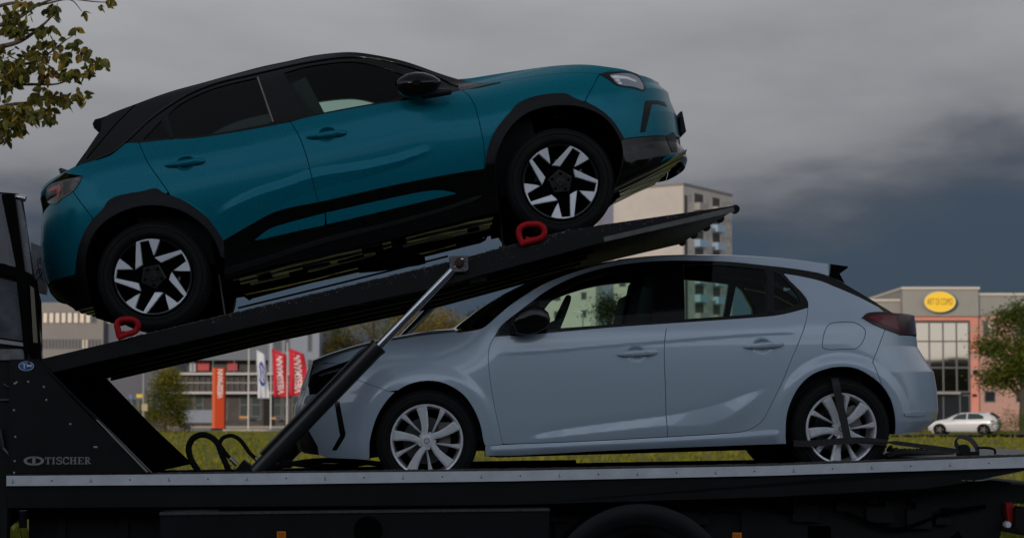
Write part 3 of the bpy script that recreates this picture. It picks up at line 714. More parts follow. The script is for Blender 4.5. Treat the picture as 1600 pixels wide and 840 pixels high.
# ================================================================== the teal crossover
def build_suv():
    c = Car((238, 431), (876.5, 283), .12, .895,
            [(-.40, .74), (-.28, .80), (-.16, .845), (-.05, .872), (.10, .885), (.30, .895), (.48, .890), (.58, .876), (.66, .862), (.73, .838), (.85, .775), (.97, .705), (1.06, .650), (1.12, .605), (1.17, .55), (1.3, .45)],
            [(-.40, .74), (-.28, .80), (-.16, .845), (-.05, .872), (.10, .885), (.30, .895), (.45, .888), (.54, .868), (.61, .832), (.66, .785), (.70, .73), (.74, .66), (.80, .56), (1.2, .4)],
            (.45, .95),
            {'L': (-1.40, [(157, 200), (136, 233), (118, 259), (84, 282), (74, 291), (70, 303), (71, 318), (76, 340), (74, 371), (72.5, 396), (74, 420), (80, 446), (87, 464), (97, 474), (110, 484)], 2.7, .93),
             'R': (1.42, [(1017, 100), (1021, 118), (1024, 135), (1028, 148), (1041, 157), (1044, 169), (1049, 180), (1053, 190), (1057, 217), (1059, 236), (1066, 244), (1070, 256), (1066, 268), (1058, 278)], 2.7, .93)})
    P = c.P; r = thing('crossover_car', mtx=c.mtx, label='teal crossover with black roof parked nose up on the raised loading ramp', cat='car')
    uR, uF = -c.wb/2, c.wb/2
    up_ = [P(x, y) for x, y in [(325, 350), (337, 340), (357, 326), (400, 306), (453.6, 289), (487.5, 277), (560, 265.4), (614, 254.6), (650, 243), (684, 231)]]
    lo_ = [P(x, y) for x, y in [(325, 356), (345, 362), (400, 343), (436, 323), (496, 297), (578, 276), (650, 250), (686, 233)]]
    c.feat.append(band_feature(up_, lo_, .0075, .000, .05, .05, .24))
    ln = [P(x, y) for x, y in [(540, 228), (600, 219), (660, 210), (722, 199)]]
    pass
    ln = [P(x, y) for x, y in [(140, 262), (170, 254), (215, 247), (300, 241), (400, 226)]]
    c.feat.append(feature_line(ln, .005, .12, .05, .1))
    for hx, hy in ((511, 210), (290, 255)):
        hu, hw = P(hx, hy); c.feat.append(offset_feature(hu, hw, .062, .045, .018))
    for cu in (uR, uF): c.feat.append(ring_feature(cu, .42, .50, .008))
    top = c.C([(160, 186), (169, 179.5), (212, 162.6), (266.7, 143), (314, 130), (374, 113.3), (409.5, 104), (450, 95.5), (489, 87), (532, 82), (557, 82), (586, 86), (632, 96), (678.6, 112), (718, 125)])
    belt_b = c.C([(775, 129), (721.7, 141), (703.6, 144.6), (664, 153), (614, 159), (586, 163), (543, 170.7), (480, 183), (453.6, 190.5)])
    belt_a = c.C([(453.6, 190.5), (400, 200.5), (350, 209), (302, 215.7), (266.7, 217.6), (217, 222.9)])
    cpil = c.C([(217, 222.9), (195, 224), (183, 233.6), (171, 243), (148, 250), (127.4, 256.2)])
    seamF = c.C([(721.7, 141), (731.4, 148.6), (740, 161.4), (746.4, 180.7), (751.7, 204), (756, 228), (757.5, 247), (757, 264)])
    seamB = c.C([(453.6, 190.5), (466, 210), (477, 238.6), (485.7, 270.7), (493.6, 303), (503, 330), (509, 350), (511, 366)])
    seamR = c.C([(217, 222.9), (222, 235), (231, 253.8), (248.8, 280), (263, 300)])
    archRo = c.C([(118, 430), (120, 407), (123, 389), (132, 364), (146, 343), (162, 326), (169, 315), (179, 308.5), (200, 303), (221, 299.5), (244, 295), (254, 301), (286, 313.6), (307, 327), (325, 342), (338, 360), (349, 377)])
    archRi = c.C([(140, 470), (134, 430), (134, 405), (138, 385.7), (150, 361), (171.4, 341), (200, 327), (228.6, 321), (257, 322), (285.7, 330), (307, 343), (325, 359), (337.5, 378.6), (347, 407), (350, 440)])
    archFo = c.C([(759, 256), (762.5, 235), (771.4, 210), (786, 188.6), (799, 174), (807, 164), (825, 154.6), (850, 148.6), (884, 147), (896.4, 153.6), (921.4, 162.9), (943, 176), (960.7, 194), (975, 217)])
    archFi = c.C([(780, 330), (774, 290), (773, 254.6), (776.8, 238.6), (787.5, 213.6), (803.6, 192), (825, 176), (853.6, 167), (885.7, 164.6), (914, 169), (943, 183), (960.7, 203), (969.6, 220.7), (973, 245), (968, 270), (958, 297)])
    hoodl = c.C([(757, 131), (771.4, 129), (825, 120.7), (878.6, 114.6), (914, 113.6), (937, 115.5)])
    hood_e = c.C([(718, 124), (757, 119), (800, 112.2), (843, 106), (886, 101.8), (914, 101.3), (950, 105), (979, 110), (995, 115.5)], 5)
    # inner shell
    pb = c.S([(135, 262), (217, 232), (350, 220), (454, 200), (620, 170), (770, 140), (900, 122), (985, 150), (1030, 175), (1040, 210), (1030, 245), (975, 272)]) + [q for q in archFi[::-1] if q[1] > -.2] + c.S([(770, 336), (600, 378), (494, 400), (356, 436)]) + [q for q in archRi[::-1] if q[1] > -.2] + c.S([(110, 450), (92, 400), (90, 340), (92, 300)])
    c.panel('inner_shell', pb, M['dark'], r, off=-.024, inset=0, grid=.06, thick=.01)
    noseE = c.edge('R', P(1050, 256)[1], P(1003, 124)[1], 40); tailE = c.edge('L', P(90, 462)[1], P(126, 256)[1], 40)
    # teal panels
    bs = P(914, 158); ub = c.S([(914, 158), (937, 115.5)])
    fend = c.S([(721.7, 141), (775, 129)]) + hoodl[4:] + ub[::-1][1:] + [q for q in archFo[::-1] if q[0] < bs[0]+.01] + c.S([(758, 262)]) + seamF[::-1][1:-1]
    c.panel('front_fender', fend, M['teal'], r)
    wtop = P(1008, 136)[1]
    bump = c.S([(914, 158), (937, 115.5), (960, 109.5), (979, 111.5), (992, 115.5)]) + [q for q in noseE[::-1] if P(1050, 214)[1] < q[1] < P(1001, 122)[1]] + c.S([(1043, 213), (975, 217)]) + [q for q in archFo[::-1] if q[0] > bs[0]+.01][1:]
    c.panel('front_bumper', bump, M['teal'], r)
    lowb = c.S([(975, 217), (1043, 213)]) + [q for q in noseE[::-1] if q[1] < P(1050, 214)[1]] + c.S([(1060, 251), (1036, 257), (1010, 264), (978, 277), (956, 298)]) + [q for q in archFi[::-1] if P(957, 296)[1] < q[1] < P(969, 219)[1] and q[0] > uF]
    c.panel('lower_bumper', lowb, M['gloss'], r, off=.004)
    c.panel('bumper_lip', c.S([(1031, 255.5), (1038, 247), (1046, 240.5), (1060.7, 240.4), (1065, 245.7), (1066, 250)]), M['teal'], r, off=.016, inset=0)
    c.panel('bumper_grille', c.S([(1041, 214), (1052, 207), (1056, 212), (1057.5, 238), (1050, 238), (1045, 226)]), M['plastic'], r, off=.009, inset=0)
    fd = c.panel('front_door', belt_b[::-1][:-5] + seamF[1:] + c.S([(757, 300)]) + [seamB[-1]] + seamB[::-1][1:-1], M['teal'], r)
    rd = c.panel('rear_door', belt_a[::-1] + seamB[1:] + c.S([(420, 390), (352, 404)]) + [q for q in archRo[::-1] if q[0] > P(263, 304)[0]] + seamR[::-1][:-1], M['teal'], r)
    hf = [q for q in archRo[::-1] if q[0] < P(262, 304)[0]]
    lampb = c.S([(128.5, 275.3), (124, 285.7), (113.6, 299)])
    k1 = P(146, 343)
    qp = cpil + c.S([(112, 262.5), (100, 271), (128.5, 275.3)]) + lampb[1:] + c.S([(144.6, 341)]) + [q for q in hf[::-1] if q[0] > k1[0]] + seamR[::-1][:-1]
    c.panel('rear_quarter', qp, M['teal'], r)
    wb0 = P(86, 437)[1]
    rb = c.S([(113.6, 299), (95.7, 311), (86.8, 318.5), (80, 317)]) + [q for q in tailE[::-1] if wb0 < q[1] < P(78, 322)[1]] + c.S([(86, 437.5), (118, 429)]) + [q for q in hf[::-1] if q[0] < k1[0]] + c.S([(144.6, 341)])
    c.panel('rear_bumper', rb, M['teal'], r)
    lowr = c.S([(118, 428), (86, 437)]) + [q for q in tailE[::-1] if q[1] < wb0] + c.S([(98, 472), (118, 484), (139, 470)]) + [q for q in archRi if q[0] < P(134, 400)[0]+.02 and P(139, 468)[1] < q[1] < P(128, 400)[1]]
    c.panel('lower_bumper', lowr, M['plastic'], r, off=.004)
    # wheel arch cladding and side cladding
    c.panel('arch_cladding', archRo + c.S([(351, 404)]) + [q for q in archRi[::-1] if q[1] > P(351, 404)[1] or q[0] < 0 and q[0] < uR][:] , M['plastic'], r, off=.014, inset=0, thick=.03)
    c.panel('arch_cladding', archFo + c.S([(970, 221)]) + [q for q in archFi[::-1] if q[1] > P(773, 256)[1] and q[0] < P(969, 220)[0]], M['plastic'], r, off=.014, inset=0, thick=.03)
    cu_ = c.C([(757, 264), (703.6, 272.5), (614, 290), (503.6, 315), (464, 322.5), (428.6, 332), (388.8, 353), (347.6, 377)])
    sb = c.C([(352, 436), (420, 417), (494, 401), (600, 376), (732, 342), (779, 331)])
    c.panel('side_cladding', cu_ + c.S([(351, 408)]) + sb + c.S([(775, 290), (773, 256), (760, 257)]), M['gloss'], r, off=.012, inset=0, thick=.03)
    c.panel('sill_strip', c.C([(352, 420), (420, 400), (507, 372), (600, 350), (690, 326), (752, 306), (752, 308), (690, 331), (600, 356), (507, 380), (420, 408), (352, 430)], 3), M['plastic'], r, off=.022, inset=0, thick=.02)
    blF = c.C([(509.5, 333), (550, 324), (596, 313.6), (671, 298.8), (693, 298.4)]) + c.C([(713.6, 303), (686, 309.5), (614, 326.5), (560, 339.5), (511, 351)])
    blR = c.C([(507.5, 333.6), (453.6, 348), (421.4, 358.5), (398, 376)]) + c.C([(418, 372.3), (462, 362), (507.7, 352)])
    c.panel('door_blade', blF, M['teal'], r, off=.020, inset=.001, thick=.02); c.panel('door_blade', blR, M['teal'], r, off=.020, inset=.001, thick=.02)
    # black greenhouse
    gF = c.C([(443, 114), (466, 107), (489, 102), (543, 96), (571, 98.5), (600, 106), (622, 113.5), (648, 124), (676, 137)]) + c.C([(680, 145), (650, 150.5), (614, 157), (586, 161.5), (543, 169), (481, 181)]) + c.C([(476, 176), (460, 147)], 4)
    gR = c.C([(263, 179), (275, 167), (290.5, 157), (314, 145.5), (340, 136), (362, 130), (400, 121.5)]) + c.C([(403, 126), (414, 158), (424, 190)]) + c.C([(418, 193.5), (350, 206.5), (302.4, 213.5), (271, 215.5)]) + c.C([(269, 212), (262, 186)], 4)
    gQ = c.S([(222, 219), (252, 187.5), (256, 187.5), (264.5, 215), (262, 216.5)])
    gh = top + c.S([(740, 128), (757, 127.5), (775, 129)]) + belt_b[1:] + belt_a[1:] + cpil[1:] + c.S([(118, 259), (136, 234), (157, 203)])
    c.panel('cabin_frame', gh, M['gloss'], r, off=-.002, inset=.001, holes=(gF, gR, gQ), thick=.05)
    for d, nm, g in ((fd, 'door_window', gF), (rd, 'door_window', gR)):
        ps = c.panel(nm, g, M['priv'] if g is gR else M['win'], None, off=-.010, inset=-.004, thick=.002, grid=.05)
        for a, b in zip(ps, d): a.parent = b
    c.panel('quarter_window', gQ, M['priv'], r, off=-.010, inset=-.004, thick=.002, grid=.05)
    # drip moulding
    mo = c.C([(150, 249), (173.8, 239), (202.4, 215.7), (233.3, 187), (266.7, 163.3), (297.6, 145.5), (338, 130), (385.7, 118.3), (421.4, 110), (471, 99), (543, 89), (586, 92), (640, 104.5), (690, 123), (715, 135)], 5)
    for sg in (-1, 1):
        q = MB(); q.tube([(u, sg*(float(c.Y(u, wv))+.001), wv) for u, wv in mo], .0085, 8); q.build('roof_moulding', M['gloss'], r, auto=50)
        st = c.S([(402.8, 121), (427, 191)]); q = MB(); q.tube([(u, sg*(float(c.Y(u, wv))+.001), wv) for u, wv in st], .006, 6); q.build('pillar_strip', M['steelpl'], r)
        st = c.S([(253.5, 185), (266.5, 217)]); q = MB(); q.tube([(u, sg*(float(c.Y(u, wv))+.0), wv) for u, wv in st], .009, 6); q.build('window_divider', M['plastic'], r)
        q = MB(); st = c.C([(212, 163), (180, 195), (155, 224), (135, 248)]); q.tube([(u, sg*(float(c.Y(u, wv))+.0), wv) for u, wv in st], .0025, 5); q.build('panel_seam', M['dark'], r)
    # headlight
    hl = c.C([(935, 115.7), (952, 113), (979, 112.3), (991.4, 115.5), (1000, 121), (1006, 129)]) + c.C([(1009, 138), (1005.7, 142.5), (991.4, 138.5), (971.8, 135.7), (962.9, 133.6), (952, 125.5), (935, 115.7)])
    h = c.panel('headlight', hl, M['gloss'], r, off=.004, inset=.0005, thick=.02)
    h2 = c.C([(953, 117), (979, 115), (990, 117.5), (998, 122.5), (1003, 130), (1006, 139)]) + c.C([(1003, 140.5), (991, 136), (972, 133.5), (963, 130), (953, 117)])
    for a, b in zip(c.panel('headlight_lens', h2, M['lampin'], None, off=.0065, inset=.0005, thick=.01), h): a.parent = b
    for pl in ([(954, 119.5), (962, 118.5), (980, 120.5), (994, 126.5), (993, 128.5), (978, 123.5), (960, 123)], [(961, 124.5), (967, 124), (968, 127.5), (963, 127)], [(965, 128.5), (970, 128.5), (972, 132), (967, 131.5)]):
        for a, b in zip(c.panel('light_bar', c.S(pl), M['lampbar'], None, off=.009, inset=0, thick=.004), h): a.parent = b
    c.panel('air_inlet', c.S([(1007.5, 160.5), (1010, 157.5), (1027, 157.5), (1038, 160), (1042, 167), (1027, 162.7), (1018, 163), (1008, 206), (1000.4, 206.8)]), M['plastic'], r, off=.003, inset=0, thick=.02)
    # tail lamp
    tl = c.C([(74, 294), (79, 288.7), (100, 281.5), (128.5, 275.3)]) + c.C([(124, 285.7), (113.6, 299), (96, 311), (86.8, 318.5), (74.5, 316), (71.5, 303)])
    t_ = c.panel('tail_lamp', tl, M['smoke2'], r, off=.006, inset=.0005, thick=.03)
    for a, b in zip(c.panel('lamp_strip', c.S([(76, 298), (84, 291.5), (94, 288), (95, 297), (92, 308), (89, 308), (89, 296), (78, 300)]), M['redlens'], None, off=.009, inset=0, thick=.006), t_): a.parent = b
    for a, b in zip(c.panel('clear_lens', c.S([(98, 284.5), (126, 277), (121, 286), (110, 299), (99, 305)]), M['headglass'], None, off=.009, inset=0, thick=.004), t_): a.parent = b
    handle(c, 'door_handle', fd[0], (478, 214.5), (542.5, 206.5), m=M['teal']); handle(c, 'door_handle', rd[0], (257, 259), (321.5, 250.5), m=M['teal'])
    # upper surfaces
    c.panel('bonnet_side', hoodl + c.S([(955, 110.5), (979, 111.3), (992, 115)]) + hood_e[::-1], M['teal'], r, inset=.0008, thick=.006)
    E = hood_e + [q for q in noseE[::-1]]; Cn = []; nh = len(hood_e)
    for i, (u, wv) in enumerate(E):
        if i < nh: k = i/nh; Cn.append((u+.01+.03*k, wv+.05))
        else: kk = min(1, (i-nh)/8); Cn.append((float(c.end_u('R', wv)), wv+.04*(1-kk)))
    c.cap('bonnet', E, Cn, M['teal'], r, i1=nh+1)
    wA, wB, wC_, wD = P(1013, 146)[1], P(1043, 168)[1], P(1053, 208)[1], P(1058, 238)[1]
    idx = lambda wv: nh+int(np.argmin([abs(q[1]-wv) for q in E[nh:]]))
    iA, iB, iC, iD = idx(wA), idx(wB), idx(wC_), idx(wD)
    c.cap('grille_panel', E, Cn, M['gloss'], r, i0=nh, i1=iB+1); c.cap('bumper_centre', E, Cn, M['teal'], r, i0=iB, i1=iC+1); c.cap('intake_grille', E, Cn, M['plastic'], r, i0=iC, i1=iD+1); c.cap('bumper_valance', E, Cn, M['gloss'], r, i0=iD)
    q = MB(); pA, pB = c.loc(1054, 185, 0), c.loc(1061, 216, 0)
    q.prism([(pA[0]-.004, -.26, pA[1]), (pA[0]+.010, -.26, pA[1]), (pB[0]+.006, -.26, pB[1]), (pB[0]-.012, -.26, pB[1]-.01), (pB[0]-.03, -.26, pB[1]+.01)], (0, .52, 0)); q.build('plate_holder', M['plastic'], r)
    ws = c.C([(632, 96), (655, 103.5), (678.6, 112), (718, 125)], 5)[::-1]
    c.cap('windscreen', ws, [(u+.16*(1-i/len(ws)), wv+.012) for i, (u, wv) in enumerate(ws)], M['win'], r, p=2.0)
    rf = c.C([(160, 186), (169, 180), (212, 163), (266.7, 143.5), (314, 130.5), (374, 114), (409.5, 105), (450, 96.3), (489, 88), (532, 83), (557, 83), (586, 87), (632, 97)], 4)
    c.cap('roof', rf, [(u, wv+.05) for u, wv in rf], M['gloss'], r, p=2.4)
    c.cap('roof_lining', [(u, wv-.03) for u, wv in rf[8:]], [(u, wv-.01) for u, wv in rf[8:]], M['lining'], r, p=2.4, off=-.03)
    q = MB(); s0 = [c.loc(x, y, -.5) for x, y in [(172, 180), (160, 184.6), (149, 187.5), (145.5, 194), (147.5, 201), (153, 206), (157, 203), (160, 192)]]
    q.prism([(a, -.52, b) for a, b in s0], (0, 1.04, 0)); q.build('spoiler', M['gloss'], r, auto=40)
    te = c.C([(157, 203), (136, 234), (126, 250), (118, 259.5)], 5) + c.C([(118, 259.5), (104, 268), (92, 277)], 4)[1:] + [q for q in tailE[::-1] if q[1] < P(84, 284)[1]]
    tcn = []
    for i, (u, wv) in enumerate(te): tcn.append((u-.045, wv-.0) if i < 16 else (float(c.end_u('L', wv)), wv))
    c.cap('rear_window', te, tcn, M['priv'], r, i1=16); c.cap('tailgate', te, tcn, M['teal'], r, i0=15, i1=len(te)-12); c.cap('bumper_valance', te, tcn, M['plastic'], r, i0=len(te)-13)
    q = MB(); wp = c.loc(99, 268, -.1); q.tube([(wp[0], -.15, wp[1]-.02), (wp[0]-.01, -.12, wp[1]+.01), (wp[0]+.02, .2, wp[1]+.02)], .014, 8); q.build('rear_wiper', M['plastic'], r)
    # mirrors
    mir = [(618, 126), (624, 120.7), (635, 114.3), (650, 111.7), (663, 112.6), (678, 117.5), (688, 124), (688.5, 131), (683, 140), (667, 148.6), (654, 152.4), (640, 151.5), (630.7, 149), (622, 141.5), (618, 134)]
    for sg in (-1, 1):
        base = [c.loc(x, y, -.99) for x, y in mir]; cu = sum(p[0] for p in base)/len(base); cw = sum(p[1] for p in base)/len(base); k = len(base); V = []
        for (sc, vv) in ((.2, 1.04), (.6, 1.03), (.85, 1.01), (1.0, .975), (.98, .93), (.86, .88), (.5, .85)): V += [(cu+(a-cu)*sc, sg*vv, cw+(b-cw)*sc) for a, b in base]
        F = [(i*k+j, i*k+(j+1) % k, (i+1)*k+(j+1) % k, (i+1)*k+j) for i in range(6) for j in range(k)] + [tuple(range(k)), tuple(range(6*k, 7*k))]
        q = MB(); q.add(V, F); m_ = q.build('side_mirror', M['gloss'], r, auto=60)
        q = MB(); a, b = c.loc(660, 148, -.95), c.loc(703, 143, -.86); q.tube([(a[0], sg*.95, a[1]), ((a[0]+b[0])/2, sg*.92, b[1]+.0), (b[0], sg*.855, b[1])], [.03, .028, .02], 10); q.build('mirror_foot', M['plastic'], m_, auto=50)
        q = MB(); a, b = c.loc(618, 131, -1.0), c.loc(688, 128, -1.0); q.tube([(a[0], sg*.98, a[1]), ((a[0]+b[0])/2, sg*1.034, (a[1]+b[1])/2-.01), (b[0], sg*.98, b[1])], .006, 6); q.build('mirror_trim', M['dark'], m_)
    c.panel('mirror_triangle', c.S([(678, 124), (715, 137), (718, 140), (680, 149)]), M['plastic'], r, off=.001, inset=0)
    # underneath
    wheel_arch(c, 'wheel_arch', archRi, r, depth=.40); wheel_arch(c, 'wheel_arch', archFi, r, depth=.40)
    zb = [P(494, 399)[1], P(700, 348)[1]]
    # wavy under-shield reaching from sill to sill, ribs running along the car
    def shield(u0, u1, z0, z1, hv, name, ribs=5, amp=.005, n=60):
        V = []; F = []; kk = 80
        for i in range(n+1):
            u = u0+(u1-u0)*i/n; z = z0+(z1-z0)*i/n
            for j in range(kk+1):
                v = -hv+2*hv*j/kk; ph = v/hv*ribs*math.pi + .5*math.sin(u*3+j*.05)
                V.append((u, v, z + amp*max(-.6, math.sin(ph))+.003*math.sin(u*7+v*3)+.0012*math.sin(u*23+v*11) + .03*(abs(v)/hv)**6))
        F = [(i*(kk+1)+j, i*(kk+1)+j+1, (i+1)*(kk+1)+j+1, (i+1)*(kk+1)+j) for i in range(n) for j in range(kk)]
        return obj(name, V, F, M['under'], r, smooth=True)
    shield(P(345, 440)[0], P(775, 338)[0], zb[0]-.015, zb[1]-.015, .80, 'underbody')
    shield(P(957, 300)[0], P(1062, 262)[0], P(957, 296)[1]-.005, P(1040, 257)[1]+.02, .80, 'underbody', ribs=7, amp=.008, n=24)
    shield(P(112, 482)[0], P(160, 470)[0], P(118, 480)[1], P(139, 470)[1]-.01, .62, 'underbody', ribs=6, amp=.008, n=14)
    q = MB()
    for k in range(26):
        u = rnd.uniform(-1.0, 1.0); v = rnd.uniform(-.7, .6); q.box((u, v, zb[0]-.012), (rnd.uniform(.05, .2), rnd.uniform(.03, .1), rnd.uniform(.02, .035)), Matrix.Rotation(rnd.uniform(-.3, .3), 3, 'Z'))
    q.tube([(-1.2, .1, zb[0]-.01), (-.4, .14, zb[0]-.015), (.2, .02, zb[0]-.015), (1.1, .1, zb[0]-.01)], .03, 10); q.tube([(-1.2, -.3, zb[0]+.06), (-1.0, -.35, zb[0]+.05), (-.8, -.3, zb[0]+.06)], .08, 12)
    q.build('exhaust', M['truck2'], r, auto=40)
    q = MB(); q.box((0, 0, zb[0]+.14), (1.8, 1.5, .2)); q.box((uF, 0, .05), (.8, .95, .36)); q.box((uR-.05, 0, .05), (.8, .95, .36)); q.box((uF, 0, -.05), (.1, 1.4, .1)); q.box((uR, 0, -.05), (.1, 1.4, .1)); q.build('chassis', M['dark'], r)
    zc = P(543, 172)[1]
    q = MB(); q.box((-.05, 0, zc-.45), (2.5, 1.5, .55)); q.box((.86, 0, zc-.12), (.42, 1.45, .2)); q.box((-1.35, 0, zc-.15), (.6, 1.3, .4)); q.build('cabin_tub', M['lining'], r)
    def seat(u, v, wd):
        s_ = thing('seat'); s_.parent = r; s_.location = (u, v, zc-.2); rot = Matrix.Rotation(R(-14), 3, 'Y')
        q = MB(); q.box((-.14, 0, .16), (.14, wd, .66), rot); q.build('backrest', M['seat'], s_)
        q = MB(); q.box((-.235, 0, .53), (.08, min(wd, .26), .15), rot); q.build('headrest', M['seat'], s_)
        q = MB(); q.box((.14, 0, -.08), (.5, wd, .14)); q.build('seat_cushion', M['seat'], s_)
    seat(.05, -.38, .52); seat(.05, .38, .52); seat(-.85, 0, 1.25)
    wh = make_wheel(r, uF, .338, .233, 'blade', R(-13.1), name='wheel', hub_v=-.865, width=.215)
    copy_wheel(wh, r, uR, -.865, spin=R(30.8)); copy_wheel(wh, r, uF, .865); copy_wheel(wh, r, uR, .865, spin=R(20))
    return c, r
hatch, hatch_root = build_hatch()
suv, suv_root = build_suv()
# ================================================================== the tow truck
TB = tp(800, 985, 1.1); TB.z = 0
truck = thing('tow_truck', loc=TB, label='black flatbed tow truck carrying two cars on a lower deck and a raised ramp', cat='tow truck')
def tb(q, name, m, parent=None, **k):
    o = q.build(name, m, parent or truck, **k)
    if parent is None: o.matrix_parent_inverse = Matrix.Translation(-TB)
    return o
def tprism(pxs, d0, d1): q = MB(); q.prism([tp(x, y, d0) for x, y in pxs], VV*(d1-d0)); return q
def car_box(c, u0, u1, v0, v1, w0, w1):
    q = MB(); q.box(((u0+u1)/2, (v0+v1)/2, (w0+w1)/2), (u1-u0, v1-v0, w1-w0)); q.v = [tuple(c.mtx @ Vector(v)) for v in q.v]; return q
topl = [(10, 740), (400, 736), (800, 731), (1200, 723.5), (1600, 709), (1680, 706)]
almt = [(10, 743), (400, 739), (800, 735), (1200, 727.5), (1600, 713), (1680, 710)]
albt = [(10, 758.5), (400, 756.5), (800, 751), (1200, 742.5), (1600, 730), (1680, 727)]
rail = tb(tprism(almt+albt[::-1], -.012, .03), 'deck_rail', M['alu'])
# worn timber edge on top of the rail, slightly ragged
q = MB(); n = 320; V = []
for i in range(n+1):
    x = 10+1590*i/n; y = np.interp(x, [p[0] for p in topl], [p[1] for p in topl]); y2 = np.interp(x, [p[0] for p in almt], [p[1] for p in almt])
    j = rnd.uniform(-.5, .7); V += [tp(x, y2-.1, -.004), tp(x, y+j, -.002), tp(x, y+j-.2, .05), tp(x, y2, .05)]
q.add(V, [(4*i+a, 4*i+(a+1) % 4, 4*i+4+(a+1) % 4, 4*i+4+a) for i in range(n) for a in range(4)] + [(0, 1, 2, 3), tuple(range(4*n, 4*n+4))[::-1]])
tb(q, 'deck_edge', M['rim_edge'])
for i, x in enumerate(range(20, 1600, 61)):
    q = MB(); y = np.interp(x, [p[0] for p in almt], [p[1] for p in almt])+8; p = tp(x, y, -.012)
    if i % 2: q.lathe([(0, -.002), (.0045, -.002), (.005, .001)], 8, c=p)
    else:
        # stamped load mark: small triangle over a bar
        for a, b, s in ((0, -.012, .010), (0, -.002, .004)):
            q.box(p+Vector((0, 0, b)), (s*2, .002, .002))
        q.box(p+Vector((0, 0, .004)), (.0018, .002, .014)); q.box(p+Vector((-.003, 0, -.005)), (.0018, .002, .010)); q.box(p+Vector((.003, 0, -.005)), (.0018, .002, .010))
    tb(q, 'rail_mark', M['truck2'], rail)

tb(tprism(albt+[(1680, 715), (1600, 735), (1504, 754), (1449, 762.6), (1380, 766), (1200, 776), (800, 788), (12, 793)], .012, .06), 'deck_side_channel', M['truck'])
q = MB()
for (x0, y0, x1, y1, w_) in [(1512, 750, 1520, 750.5, .9), (1524, 750.5, 1540, 749, 1.6), (1540, 749, 1560, 744.5, 1.1), (1562, 744, 1578, 740.5, 1.2), (1582, 740, 1596, 737, 1.0), (1503, 749.5, 1508, 750, 1)]:
    q.prism([tp(x0, y0-w_/2, .0105), tp(x1, y1-w_/2, .0105), tp(x1, y1+w_/2, .0105), tp(x0, y0+w_/2, .0105)], VV*.0012)
tb(q, 'paint_scrape', M['bolt'])
tb(tprism([(x, y+6) for x, y in topl]+[(x, y-2) for x, y in albt[::-1]], 2.12, 2.16), 'deck_rail', M['truck2'])
tb(car_box(hatch, -2.55, 2.05, -.88, 1.0, -.40, -.316), 'deck_floor', M['truck2'])
tb(tprism([(1435, 714), (1600, 709.5), (1680, 707), (1680, 727), (1600, 731), (1435, 737)], .05, 2.12), 'deck_end_plate', mat('worn_deck_plate', (.10, .10, .098), .5, .4, noise=(8, .5)))
q = MB()
for x in range(60, 1430, 11):
    if rnd.random() < .45:
        y = np.interp(x, [p[0] for p in topl], [p[1] for p in topl]); p = tp(x, y-1, 1.2); q.box(p, (rnd.uniform(.02, .06), .05, rnd.uniform(.01, .04)))
tb(q, 'deck_grating', M['truck2'])
tb(tprism([(8, 739), (1440, 714), (1440, 723), (8, 752)], 1.15, 1.28), 'deck_beam', M['truck2'])
# chassis below
ch = tb(tprism([(45, 790), (1250, 772), (1505, 756), (1578, 752.5), (1581, 758), (1660, 757), (1660, 786), (1586, 786), (1572, 792), (1560, 850), (1512, 850), (1497, 829), (1470, 850), (1300, 862), (1298, 821), (1262, 821), (1262, 900), (45, 900)], .30, 1.75), 'chassis', M['truck2'])
for x in range(90, 1250, 97):
    q = MB(); q.prism([tp(x, 792, .30), tp(x+14, 792, .30), tp(x+14, 862, .30), tp(x, 862, .30)], VV*-.03); tb(q, 'frame_rib', M['truck2'], ch)
for k in range(26): q = MB(); q.box(tp(rnd.uniform(860, 1500), rnd.uniform(770, 815), .28), (rnd.uniform(.03, .2), .06, rnd.uniform(.02, .12))); tb(q, 'chassis_fitting', M['truck2'], ch)
q = MB(); q.tube(catmull([tp(870, 805, .25), tp(980, 770, .25), tp(1150, 778, .25), tp(1240, 800, .25)], 6), .014, 8); tb(q, 'brake_line', M['dark'], ch, auto=60)
q = MB(); q.tube(catmull([tp(1320, 800, .25), tp(1400, 826, .25), tp(1480, 800, .25), tp(1540, 790, .25)], 6), .012, 8); tb(q, 'brake_line', M['dark'], ch, auto=60)
box = tb(tprism([(250, 803), (858, 797.5), (858, 905), (250, 905)], .02, .45), 'side_locker', M['truck'])
tb(tprism([(249, 800), (859, 793.5), (859, 797.5), (249, 804)], .005, .46), 'locker_lid', mat('lighter_lid_edge', (.045, .044, .043), .7, noise=(40, .6)), box)  # lid edge in a lighter mottled tone than the locker
q = MB(); q.lathe([(.085, 0), (.085, -.01), (.07, -.016), (.05, -.012), (0, -.012)], 32, c=tp(575, 828, .02)); tb(q, 'fuel_cap', M['dark'], box, auto=40)
for x, y in ((440, 838), (1151, 840)):
    q = MB(); q.prism([tp(x-7, y-9, .015), tp(x+7, y-9, .015), tp(x+7, y+12, .015), tp(x-7, y+12, .015)], VV*-.018); lm = tb(q, 'side_marker', M['amber'])
    q = MB()
    for i in range(3):
        for j in range(5): q.box(tp(x-3.5+3.5*i, y-5+3.5*j, -.004), (.008, .004, .008))
    tb(q, 'marker_lens', mat('dark_amber', (.35, .09, .005), .3), lm)
q = MB(); V = []; F = []; n = 36
cw = tp(1000, 936, .02)
for i in range(n+1):
    a = R(8+164*i/n)
    for rr, d in ((.45, .0), (.49, -.012), (.54, -.012), (.575, .0), (.575, .42), (.45, .42)): V.append(cw+UU*(rr*math.cos(a))+ZZ*(rr*math.sin(a))+VV*d)
F = [(6*i+k, 6*i+(k+1) % 6, 6*i+6+(k+1) % 6, 6*i+6+k) for i in range(n) for k in range(6)] + [tuple(range(6)), tuple(range(6*n, 6*n+6))[::-1]]
